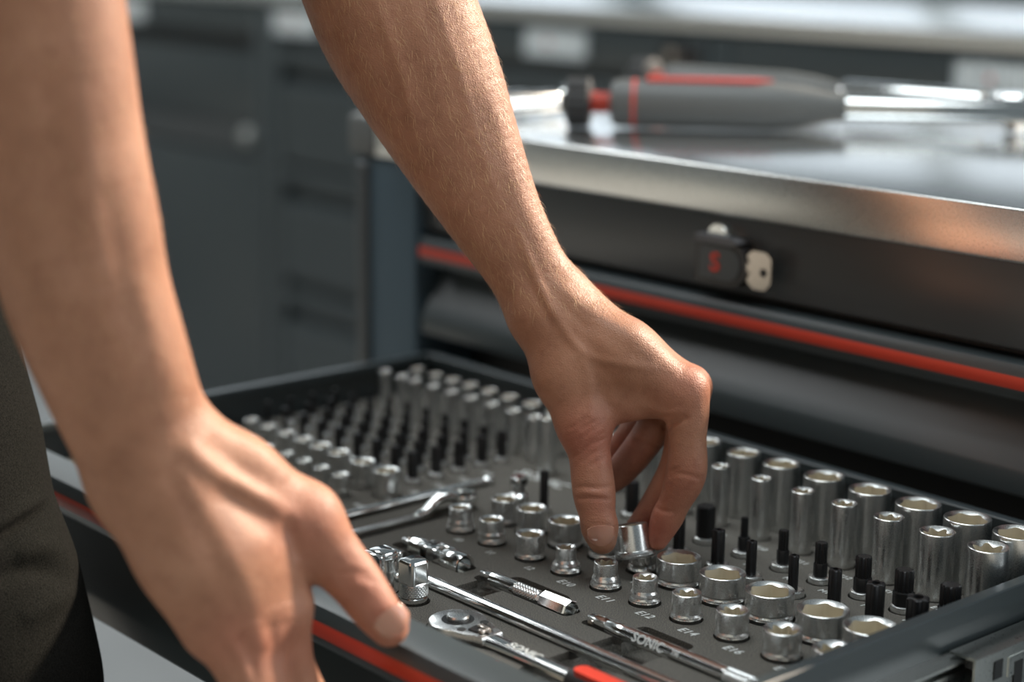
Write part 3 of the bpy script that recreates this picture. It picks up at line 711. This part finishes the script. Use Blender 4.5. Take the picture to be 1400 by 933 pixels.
nk = MB(); secs = [(22, 7.6, 4.6), (32, 7.2, 4.8), (42, 6.2, 4.6), (55, 5.6, 4.4), (75, 5.4, 4.6), (98, 6.2, 5.2)]
V = []; n = 20
for x, ry, rz in secs:
    for k in range(n):
        a = 2*math.pi*k/n; V.append((x, ry*math.copysign(abs(math.cos(a))**.7, math.cos(a)), rz*math.copysign(abs(math.sin(a))**.7, math.sin(a))))
F = [(j*n+k, j*n+(k+1) % n, (j+1)*n+(k+1) % n, (j+1)*n+k) for j in range(len(secs)-1) for k in range(n)]+[tuple(range(n))[::-1], tuple(range((len(secs)-1)*n, len(secs)*n))]
nk.add(V, F); nk.obj('handle', CHROME, None, t, smooth=50)
MB().rings([(97, 6.4), (98, 7.4), (104, 7.6), (190, 8.2), (194, 6)], 28, axis=0).obj('grip', RUBBER, None, t)
MB().prism(rrect(101, 180, -5, 5, 4.4), 5.8, 8.8, axis=2).obj('red_inlay', REDP, None, t)
obj('lettering', textmesh('lettering', 'SONIC', 8.5, WHITE, .04, .2), (58, -.4, 4.62), t, (0, 0, 0))
# red printed mark on the foam by the ratchet
MB().prism(circle(512, 68, 5, 18), .02, .1, axis=2).obj('printed_mark', REDP, None, trayR)

# ------------------------------------------------------------------ the person
class Field:
    """signed distance field on a grid aligned with three axes, meshed by surface nets"""
    def __init__(s, lo, hi, h, axes):
        s.lo = np.array(lo, float); s.h = h; s.ax = np.array(axes, float)
        s.n = np.ceil((np.array(hi)-s.lo)/h).astype(int)+1
        s.d = np.full(s.n, 60., np.float32)
    def loc(s, p): return s.ax @ np.asarray(p, float)
    def block(s, pts, r):
        pts = np.array(pts); a = np.maximum(np.floor((pts.min(0)-r-s.lo)/s.h).astype(int), 0); b = np.minimum(np.ceil((pts.max(0)+r-s.lo)/s.h).astype(int)+1, s.n)
        if (b <= a).any(): return None
        g = [((np.arange(a[i], b[i])*s.h)+s.lo[i]).astype(np.float32) for i in range(3)]
        return tuple(slice(a[i], b[i]) for i in range(3)), np.meshgrid(*g, indexing='ij', sparse=True)
    @staticmethod
    def smin(a, b, k):
        if k <= 0: return np.minimum(a, b)
        hh = np.maximum(k-np.abs(a-b), 0)/k; return np.minimum(a, b)-hh*hh*k*.25
    def cone(s, a, b, r1, r2, k, flat=None, fs=1.):
        """round cone in grid space, optionally flattened by fs along the direction flat"""
        A, B = s.loc(a), s.loc(b); R = max(r1, r2)
        bl = s.block([A, B], R*max(1, fs)+k+12)
        if bl is None: return
        sl, (X, Y, Z) = bl; ba = B-A; L2 = ba @ ba+1e-9
        x, y, z = X-A[0], Y-A[1], Z-A[2]
        t = np.clip((x*ba[0]+y*ba[1]+z*ba[2])/L2, 0, 1)
        ox_, oy_, oz_ = x-t*ba[0], y-t*ba[1], z-t*ba[2]
        q = ox_**2+oy_**2+oz_**2
        if flat is not None:
            f = s.loc(flat); f = f/np.linalg.norm(f); pr = ox_*f[0]+oy_*f[1]+oz_*f[2]; q = q+pr*pr*(fs*fs-1)
        d = np.sqrt(q)-(r1+(r2-r1)*t)
        s.d[sl] = s.smin(s.d[sl], d.astype(np.float32), k)
    def merge(s, o, k): s.d = s.smin(s.d, o.d, k)
    def like(s):
        o = Field.__new__(Field); o.lo, o.h, o.ax, o.n = s.lo, s.h, s.ax, s.n; o.d = np.full(s.n, 60., np.float32); return o
    def mesh(s):
        d = s.d; n = s.n; neg = d < 0
        cs = n-1; acc = np.zeros((*cs, 3), np.float32); cnt = np.zeros(cs, np.int16); E = []
        for ax in range(3):
            sa = [slice(None)]*3; sb = [slice(None)]*3; sa[ax] = slice(0, -1); sb[ax] = slice(1, None)
            da, db = d[tuple(sa)], d[tuple(sb)]; cr = (da < 0) != (db < 0); I = np.argwhere(cr)
            va, vb = da[cr], db[cr]; t = va/(va-vb); P = I.astype(np.float32); P[:, ax] += t
            o1, o2 = [k for k in range(3) if k != ax]
            ok = (I[:, o1] > 0) & (I[:, o2] > 0) & (I[:, o1] < cs[o1]) & (I[:, o2] < cs[o2])
            I, P, va = I[ok], P[ok], va[ok]
            quad = []
            for u, v in ((0, 0), (1, 0), (1, 1), (0, 1)):
                J = I.copy(); J[:, o1] -= u; J[:, o2] -= v
                np.add.at(acc, tuple(J.T), P); np.add.at(cnt, tuple(J.T), 1); quad.append(J)
            E.append((quad, va < 0, ax))
        cells = cnt > 0; idx = np.full(cs, -1, np.int64); idx[cells] = np.arange(cells.sum())
        V = acc[cells]/cnt[cells][:, None]; F = []
        for quad, flip, ax in E:
            q = np.stack([idx[tuple(J.T)] for J in quad], 1)
            fl = flip if ax != 1 else ~flip
            q[fl] = q[fl][:, ::-1]; F.append(q)
        V = (s.lo+V*s.h) @ s.ax
        return V, np.concatenate(F)[:, ::-1]
AX = np.array([RT, UP, FW])
def project(V):
    q = V-CD; w = q @ FW; return 700+FPX*(q @ RT)/w, 466.5-FPX*(q @ UP)/w, w
def vnormals(V, F):
    a = np.cross(V[F[:, 2]]-V[F[:, 0]], V[F[:, 3]]-V[F[:, 1]]); N = np.zeros_like(V)
    for k in range(4): np.add.at(N, F[:, k], a)
    if np.einsum('ij,ij->i', V[F].mean(1)-V.mean(0), a).sum() < 0: N = -N
    return N/(np.linalg.norm(N, axis=1)[:, None]+1e-9)
def seg_dist(x, y, pts):
    """distance in the picture plane from points to a polyline"""
    best = np.full(x.shape, 1e9); par = np.zeros(x.shape); n = len(pts)-1
    for i, ((x0, y0), (x1, y1)) in enumerate(zip(pts, pts[1:])):
        dx, dy = x1-x0, y1-y0; t = np.clip(((x-x0)*dx+(y-y0)*dy)/(dx*dx+dy*dy+1e-9), 0, 1)
        d = np.hypot(x-x0-t*dx, y-y0-t*dy); m = d < best; best[m] = d[m]; par[m] = ((i+t)/n)[m]
    return best, par
def smoothed(pts, n=4):
    P = [np.array(p, float) for p in pts]
    for _ in range(n):
        Q = [P[0]]
        for a, b in zip(P, P[1:]): Q += [a*.75+b*.25, a*.25+b*.75]
        P = Q+[P[-1]]
        if len(P) > 60: break
    return [tuple(p) for p in P]
def relief(V, N, strokes):
    x, y, w = project(V); face = np.clip(-(N @ FW)*2.5, 0, 1); off = np.zeros(len(V))
    for pts, width, height in strokes:
        d, t = seg_dist(x, y, smoothed(pts, 3)); off += height*np.exp(-(d/width)**2)*face*np.sin(np.pi*np.clip(t, .02, .98))**.6
    return V+N*off[:, None]
def flush_attr(me, V, spots):
    x, y, w = project(V); f = np.zeros(len(V))
    for px, py, r, a in spots: f += a*np.exp(-((x-px)**2+(y-py)**2)/(r*r))
    at = me.attributes.new('flush', 'FLOAT', 'POINT'); at.data.foreach_set('value', np.clip(f*1.25, 0, 1).astype(np.float32))

S = 1.0
def J(px, py, d): return atd(px, py, d)
def sweep(f, pts, flat, fs, k=0):
    P = np.array([np.append(J(*p[:3]), p[3]*p[2]/FPX) for p in pts]); Q = []
    for i in range(len(P)-1):
        p0, p1, p2, p3 = P[max(i-1, 0)], P[i], P[i+1], P[min(i+2, len(P)-1)]
        for t in np.linspace(0, 1, 7)[:-1]: Q.append(.5*((2*p1)+(p2-p0)*t+(2*p0-5*p1+4*p2-p3)*t*t+(3*p1-p0-3*p2+p3)*t**3))
    Q.append(P[-1])
    for a, b in zip(Q, Q[1:]): f.cone(a[:3], b[:3], a[3], b[3], k, flat, fs)
def fsweep(f, pts, k): sweep(f, pts, None, 1., 0)
def chain(f, pts, k):
    for a, b in zip(pts, pts[1:]): f.cone(J(*a[:3]), J(*b[:3]), a[3]*a[2]/FPX, b[3]*b[2]/FPX, k)

def reaching_arm():
    """forearm and hand reaching into the drawer; joints as (px, py, depth, radius px)"""
    ax = AX; pl = []
    arm = [(452, -215, 1128, 106), (500, -90, 1130, 112), (541, 20, 1132, 112), (585, 110, 1134, 101), (628, 200, 1136, 84), (671, 285, 1138, 67), (709, 350, 1140, 57), (744, 408, 1142, 53)]
    pts = np.array([ax @ J(*p[:3]) for p in arm]+[ax @ J(830, 780, 1150), ax @ J(985, 600, 1150), ax @ J(900, 700, 1230), ax @ J(900, 700, 1090)])
    f = Field(pts.min(0)-[62, 40, 70], pts.max(0)+[62, 40, 50], 1.15, ax)
    sweep(f, arm, FW, 1.18)
    # palm: metacarpals fan away from the camera
    w = (748, 415, 1142, 50)
    mc = [((762, 430, 1136, 44), (850, 484, 1128, 41), (932, 539, 1126, 31)),
          ((768, 424, 1146, 42), (856, 486, 1142, 37), (938, 528, 1146, 30)),
          ((768, 428, 1158, 36), (852, 490, 1160, 33), (932, 534, 1168, 27)),
          ((766, 430, 1166, 32), (850, 490, 1176, 34), (918, 545, 1188, 25))]
    for m in mc: chain(f, m, 14)
    chain(f, [w, (790, 452, 1144, 46)], 14)
    # thumb base and web
    chain(f, [(752, 442, 1138, 43), (774, 512, 1132, 40), (799, 580, 1128, 35)], 14)
    chain(f, [(790, 500, 1136, 40), (850, 520, 1138, 32)], 14)
    chain(f, [(800, 556, 1134, 22), (850, 548, 1134, 20), (902, 552, 1132, 18)], 14)
    # knuckle caps
    chain(f, [(941, 527, 1128, 23), (942, 530, 1148, 21)], 8)
    th = f.like(); fsweep(th, [(797, 578, 1128, 36), (806, 622, 1126, 29), (812, 672, 1124, 29.5), (816, 700, 1122, 25.5), (820, 721, 1121, 25), (823, 737, 1121, 20)], 4)
    chain(th, [(820, 722, 1126, 22), (824, 740, 1128, 17)], 5)
    f.merge(th, 8)
    ix = f.like(); fsweep(ix, [(938, 536, 1128, 31), (939, 560, 1128, 31), (940, 600, 1128, 26), (938, 648, 1130, 28), (922, 688, 1136, 22), (912, 708, 1139, 22), (899, 738, 1144, 15)], 4); f.merge(ix, 4)
    md = f.like(); fsweep(md, [(944, 530, 1148, 30), (936, 590, 1150, 26), (926, 640, 1152, 25), (893, 694, 1160, 20), (870, 722, 1164, 15)], 4); f.merge(md, 3)
    rg = f.like(); fsweep(rg, [(930, 535, 1170, 28), (900, 570, 1168, 25), (886, 598, 1166, 24), (848, 645, 1172, 21), (818, 668, 1178, 16)], 4); f.merge(rg, 3)
    pk = f.like(); fsweep(pk, [(914, 550, 1188, 24), (880, 575, 1192, 21), (860, 598, 1194, 20), (832, 635, 1200, 16), (815, 650, 1202, 13)], 4); f.merge(pk, 3)
    V, F = f.mesh(); N = vnormals(V, F)
    st = [([(700, 300), (720, 350), (742, 400), (768, 448), (796, 482)], 7, 1.15), ([(770, 452), (795, 482), (830, 496), (868, 500), (900, 506)], 7, .95),
          ([(792, 480), (803, 510), (808, 540), (806, 572)], 8, .9), ([(820, 505), (836, 530), (840, 556)], 7, .6),
          ([(696, 375), (706, 405), (712, 440)], 11, 1.3), ([(716, 372), (736, 412), (758, 452)], 7, -.8),
          ([(752, 392), (776, 424), (806, 452)], 9, -.9), ([(765, 392), (810, 425), (880, 462), (935, 505)], 12, .7), ([(800, 440), (850, 474), (905, 512)], 10, -.5),
          ([(505, -30), (528, 40), (552, 110), (566, 170), (576, 225)], 9, .9), ([(590, -20), (610, 50), (632, 120), (656, 190), (680, 255), (698, 310)], 10, .8),
          ([(548, 0), (566, 80), (592, 160), (620, 220)], 12, -.6), ([(668, 110), (692, 200), (714, 270), (740, 330)], 11, .7),
          ([(640, 140), (668, 215), (692, 285), (712, 340)], 9, -.6), ([(620, 60), (660, 130), (690, 180)], 14, .5), ([(470, 40), (500, 110), (540, 180)], 16, .7),
          ([(786, 668), (800, 665), (815, 668), (838, 665)], 3.0, -.8),
          ([(788, 682), (805, 680), (835, 684)], 2.4, -.9), ([(795, 674), (812, 674), (828, 676)], 4, .7),
          ([(913, 652), (930, 646), (958, 655)], 3.0, -.8), ([(915, 645), (930, 640)], 2.4, -.9),
          ([(896, 694), (908, 700), (924, 700)], 2.6, -1.0),
          ([(905, 588), (920, 580), (940, 570)], 3.5, -2.0), ([(870, 560), (900, 572), (915, 590)], 4, -.8), ([(885, 556), (915, 566), (935, 560)], 4, .9),
          ([(866, 603), (880, 604), (905, 612)], 2.4, -1.1),
          ([(806, 718), (822, 716), (838, 720)], 2.5, -.5), ([(804, 722), (804, 745), (812, 755)], 2.5, -.5), ([(841, 722), (842, 742), (834, 754)], 2.5, -.5)]
    rr = random.Random(3)
    for k in range(26):      # fine folds over the thumb knuckle
        x0 = 762+rr.random()*50; y0 = 585+rr.random()*55
        st.append(([(x0, y0), (x0+14+rr.random()*14, y0-10-rr.random()*10)], 2.2, -.32))
    for k in range(16):      # folds on the wrist
        x0 = 735+k*3.2; y0 = 372+k*2.4; st.append(([(x0, y0+12), (x0+20, y0-10)], 2.2, -.25))
    V = relief(V, N, st)
    return V, F, [(795, 600, 45, .55), (815, 690, 30, .35), (935, 545, 45, .25), (940, 660, 40, .4), (900, 735, 34, .6), (880, 700, 40, .4), (860, 610, 40, .5), (960, 510, 26, .35)]

def resting_arm():
    """forearm and hand holding the drawer front"""
    ax = AX
    arm = [(30, -120, 838, 112), (44, -20, 845, 122), (60, 90, 852, 122), (78, 200, 862, 119), (100, 310, 874, 118), (118, 395, 884, 114), (152, 490, 896, 106), (184, 572, 908, 98), (212, 632, 916, 96)]
    pts = np.array([ax @ J(*p[:3]) for p in arm]+[ax @ J(590, 900, 985), ax @ J(200, 900, 930), ax @ J(420, 1130, 985), ax @ J(420, 1130, 900)])
    f = Field(pts.min(0)-[58, 20, 58], pts.max(0)+[20, 20, 50], 1.5, ax)
    sweep(f, arm, FW, 1.22)
    mc = [((235, 650, 918, 72), (320, 745, 928, 62), (384, 830, 940, 44)),
          ((225, 655, 914, 74), (295, 760, 918, 62), (348, 862, 928, 43)),
          ((215, 655, 912, 72), (272, 760, 912, 58), (312, 866, 920, 40)),
          ((205, 650, 914, 66), (250, 755, 914, 52), (284, 858, 920, 34))]
    for m in mc: chain(f, m, 16)
    chain(f, [(240, 620, 918, 66), (320, 655, 930, 56), (415, 712, 944, 50)], 14)        # thumb metacarpal
    chain(f, [(300, 700, 930, 56), (372, 760, 940, 42)], 14)
    th = f.like(); fsweep(th, [(415, 712, 944, 50), (452, 757, 948, 42), (489, 800, 950, 36.5), (512, 832, 950, 33), (532, 858, 951, 27)], 5); f.merge(th, 9)
    fing = [[(384, 830, 940, 42), (392, 905, 946, 37), (418, 960, 955, 34), (452, 1010, 972, 30), (478, 1035, 986, 24)],
            [(348, 862, 928, 41), (362, 950, 930, 38), (392, 1020, 945, 35), (428, 1062, 966, 30), (452, 1080, 982, 24)],
            [(316, 866, 920, 38), (345, 945, 922, 36), (372, 1022, 936, 33), (398, 1068, 958, 28), (420, 1084, 974, 23)],
            [(290, 860, 920, 33), (332, 925, 922, 30), (358, 985, 932, 28), (380, 1025, 950, 24), (396, 1040, 962, 20)]]
    for g in fing:
        o = f.like(); fsweep(o, g, 5); f.merge(o, 4)
    V, F = f.mesh(); N = vnormals(V, F)
    st = [([(250, 605), (285, 640), (335, 668), (372, 690), (405, 715)], 15, 2.6), ([(285, 600), (325, 640), (372, 668)], 16, -1.6),
          ([(300, 585), (345, 605), (395, 655)], 16, 1.0), ([(408, 765), (402, 735), (390, 705)], 9, -1.3), ([(290, 668), (345, 700), (395, 740)], 18, -1.2),
          ([(245, 640), (300, 720), (340, 800), (356, 860)], 15, .6), ([(215, 660), (262, 760), (302, 860)], 15, .5), ([(225, 640), (285, 750), (330, 850)], 12, -.4),
          ([(326, 868), (342, 895), (352, 940)], 10, -1.3), ([(368, 850), (376, 885), (386, 940)], 10, -1.2), ([(298, 880), (318, 905), (330, 945)], 9, -1.2),
          ([(345, 850), (352, 872), (356, 890)], 16, .9), ([(384, 826), (392, 850)], 18, .8), ([(306, 862), (318, 880)], 15, .8),
          ([(462, 788), (480, 782), (505, 786)], 4, -.8), ([(466, 800), (490, 790), (512, 796)], 4, -.6), ([(478, 795), (492, 800), (505, 810)], 10, 1.0),
          ([(140, 250), (160, 350), (190, 470)], 20, -.9), ([(100, 120), (118, 250), (140, 390)], 26, 1.0), ([(60, 60), (72, 180), (92, 300)], 24, -.8), ([(185, 380), (215, 460), (245, 540)], 20, .9)]
    V = relief(V, N, st)
    return V, F, [(420, 715, 60, .35), (490, 800, 50, .45), (530, 855, 36, .5), (350, 890, 60, .25), (410, 880, 50, .2), (300, 880, 50, .18)]

def skin_mesh(parts):
    Vs, Fs, n = [], [], 0; spots = []
    for V, F, sp in parts: Vs.append(V); Fs.append(F+n); n += len(V); spots += sp
    V = np.concatenate(Vs); F = np.concatenate(Fs)
    me = bpy.data.meshes.new('body'); W3 = V*.001; W3[:, 2] += 0
    me.vertices.add(len(V)); me.vertices.foreach_set('co', W3.astype(np.float32).ravel())
    me.loops.add(F.size); me.loops.foreach_set('vertex_index', F.ravel().astype(np.int32))
    me.polygons.add(len(F)); me.polygons.foreach_set('loop_start', np.arange(0, F.size, 4, dtype=np.int32)); me.update(calc_edges=True)
    me.validate(); me.shade_smooth(); me.materials.append(SKIN); flush_attr(me, V, spots)
    return me, V, F
person = empty('person', (120, -120, -900)); po = (-120, -120*-1, 900)
tag(person, 'person in dark work clothes, one hand on the drawer front, the other lifting a socket', 'person')
A1 = reaching_arm(); A2 = resting_arm()
bme, BV, BF = skin_mesh([A1, A2])
body = obj('body', bme, po, person)

# fingernails
def nail(px, py, dep, tip, wide, w, l, bulge, parent):
    """curved plate: tip = direction towards the fingertip, wide = across, both in the picture plane (x right, y down)"""
    c = J(px, py, dep)
    tv = RT*tip[0]-UP*tip[1]+FW*tip[2]; tv /= np.linalg.norm(tv); wv = RT*wide[0]-UP*wide[1]+FW*wide[2]; wv -= tv*(wv @ tv); wv /= np.linalg.norm(wv)
    nv = np.cross(wv, tv)
    if nv @ FW > 0: nv = -nv
    V = []; F = []; nu, nvv = 14, 14
    for i in range(nu+1):
        for j in range(nvv+1):
            u = -1+2*i/nu; v = -1+2*j/nvv
            vv = v*(1-.62*abs(u)**2.6) if v > 0 else v*(1-.45*abs(u)**2.4)
            zz = -bulge*u*u-.10*l*v*v*(1 if v > 0 else .3)
            V.append(c+wv*u*w/2+tv*vv*l/2+nv*zz)
    for i in range(nu):
        for j in range(nvv): k = i*(nvv+1)+j; F.append((k, k+1, k+nvv+2, k+nvv+1))
    n = len(V); V = V+[p-nv*.7 for p in V]; F = F+[tuple(q+n for q in f[::-1]) for f in F]
    rim = [i*(nvv+1) for i in range(nu+1)]+[nu*(nvv+1)+j for j in range(1, nvv+1)]+[i*(nvv+1)+nvv for i in range(nu-1, -1, -1)]+[j for j in range(nvv-1, 0, -1)]
    F += [(a, b, b+n, a+n) for a, b in zip(rim, rim[1:]+rim[:1])]
    me = mesh('fingernail', V, F, NAIL, None, 60)
    bm = bmesh.new(); bm.from_mesh(me); bmesh.ops.recalc_face_normals(bm, faces=bm.faces[:]); bm.to_mesh(me); bm.free()
    return obj('fingernail', me, (0, 0, 0), parent)
nail(822, 734, 1109.4, (.08, 1, .25), (1, -.06, 0), 16.4, 13.5, 3.4, body)
nail(538, 852, 938.3, (.62, .72, .2), (.75, -.62, .15), 19, 15.5, 3.6, body)

# clothes: shirt (mostly out of the picture) and trousers
def cloth_mesh(name, prims, h, matl, strokes=()):
    pts = np.array([p for a, b, *_ in prims for p in (a, b)], float); R = max(max(p[2], p[3]) for p in prims)+14
    f = Field(pts.min(0)-R, pts.max(0)+R, h, np.eye(3))
    for a, b, r1, r2, k, *fl in prims: f.cone(np.array(a, float), np.array(b, float), r1, r2, k, *(fl if fl else ()))
    V, F = f.mesh(); N = vnormals(V, F)
    if strokes: V = relief(V, N, strokes)
    me = bpy.data.meshes.new(name); me.from_pydata((V*.001).tolist(), [], F.tolist()); me.shade_smooth(); me.materials.append(matl)
    return obj(name, me, po, person)
el_l, el_r = J(452, -215, 1128), J(30, -120, 838)
sh_l, sh_r = np.array([40., 60, 600]), np.array([250., -300, 590])
fwd = (.86, .51, 0)
cloth_mesh('shirt', [((60, -150, 60), (105, -125, 300), 112, 128, 40, fwd, 1.25), ((105, -125, 300), (140, -120, 520), 128, 135, 40, fwd, 1.2),
                     (sh_l, sh_r, 70, 70, 50), ((135, -122, 560), (150, -118, 660), 62, 58, 30),
                     (sh_l, sh_l*.15+el_l*.85, 68, 62, 25), (sh_r, sh_r*.15+el_r*.85, 68, 66, 25)], 7, SHIRT)
hem = [([(-30, 752), (20, 722), (60, 698), (82, 682)], 7, -6), ([(-30, 735), (20, 704), (78, 668)], 9, 3.5)]
tr = [([(20, 760), (60, 745), (110, 755)], 16, 4), ([(-10, 790), (50, 775), (100, 790)], 14, -4), ([(30, 850), (80, 820), (118, 800)], 14, 3.5), ([(40, 933), (90, 870), (110, 830)], 5, -1.2), ([(90, 720), (105, 760), (112, 790)], 10, 2.5)]
e0, e1, e2, e3, e4 = J(-12, 500, 1120), J(48, 650, 1120), J(68, 735, 1120), J(96, 845, 1120), J(122, 960, 1120)
def inn(e, r): return e-RT*r-FW*np.array([1, 1, 0])*(-10)
cloth_mesh('trousers', [(inn(e0, 104), inn(e1, 100), 104, 100, 10), (inn(e1, 100), inn(e1, 101)+np.array([3, 0, -14]), 100, 101, 6), (inn(e2, 97)+np.array([0, 0, 12]), inn(e3, 92), 94, 92, 6), (inn(e3, 92), inn(e4, 88), 92, 88, 20),
                        (inn(e4, 88), inn(e4, 88)+np.array([25, -10, -270]), 88, 64, 20), (inn(e4, 88)+np.array([25, -10, -270]), inn(e4, 88)+np.array([-5, -40, -690]), 64, 52, 20),
                        (inn(e0, 104), inn(e0, 104)-RT*110, 104, 104, 40), (inn(e1, 100)-RT*130, inn(e4, 88)-RT*150, 96, 86, 30), (inn(e4, 88)-RT*150, inn(e4, 88)-RT*150+np.array([0, 0, -690]), 86, 52, 30)], 3.5, CLOTH, hem+tr)
for q, nm in ((inn(e4, 88)+np.array([15, -30, -690]), 0), (inn(e4, 88)-RT*150+np.array([20, 10, -690]), 1)):
    z = -900
    MB().rings([(0, 46), (10, 48), (45, 44), (90, 40), (120, 44)], 28, origin=(q[0], q[1], z)).obj('shoe', RUBBER, po, person) if False else cloth_mesh('shoe', [((q[0]-40, q[1]-25, z+40), (q[0]+120, q[1]+70, z+34), 40, 34, 20), ((q[0]-20, q[1]-12, z+50), (q[0]-20, q[1]-12, z+110), 42, 40, 20)], 6, RUBBER)

# fine hairs on both forearms
def hairs():
    rr = np.random.default_rng(5); N = vnormals(BV, BF); x, y, w = project(BV)
    n1 = len(A1[0]); idx = np.arange(len(BV))
    ok1 = (idx < n1) & (y < 430) & (y > -60); ok2 = (idx >= n1) & (y < 560) & (y > -60)
    V = []; F = []
    for ok, num, axis in ((ok1, 4200, J(744, 408, 1142)-J(541, 20, 1132)), (ok2, 900, J(184, 572, 908)-J(60, 90, 852))):
        c = rr.choice(idx[ok], num); axis = axis/np.linalg.norm(axis)
        for i in c:
            p, nn = BV[i], N[i]
            t = axis-nn*(axis @ nn); t /= np.linalg.norm(t)+1e-9; sd = np.cross(nn, t)
            dr_ = t*(.8+.3*rr.random())+sd*rr.normal(0, .35)+nn*(.22+.18*rr.random()); dr_ /= np.linalg.norm(dr_)
            ln = 4+6*rr.random(); wv = np.cross(dr_, nn); wv /= np.linalg.norm(wv)+1e-9; wv *= .095
            q1 = p+dr_*ln*.5; q2 = p+dr_*ln-nn*ln*.10
            k = len(V); V += [p-wv, p+wv, q1+wv*.8, q1-wv*.8, q2]; F += [(k, k+1, k+2, k+3), (k+3, k+2, k+4)]
    me = mesh('arm_hair', V, F, HAIR, None, 0); o = obj('arm_hair', me, (0, 0, 0), body); o['kind'] = 'stuff'
hairs()
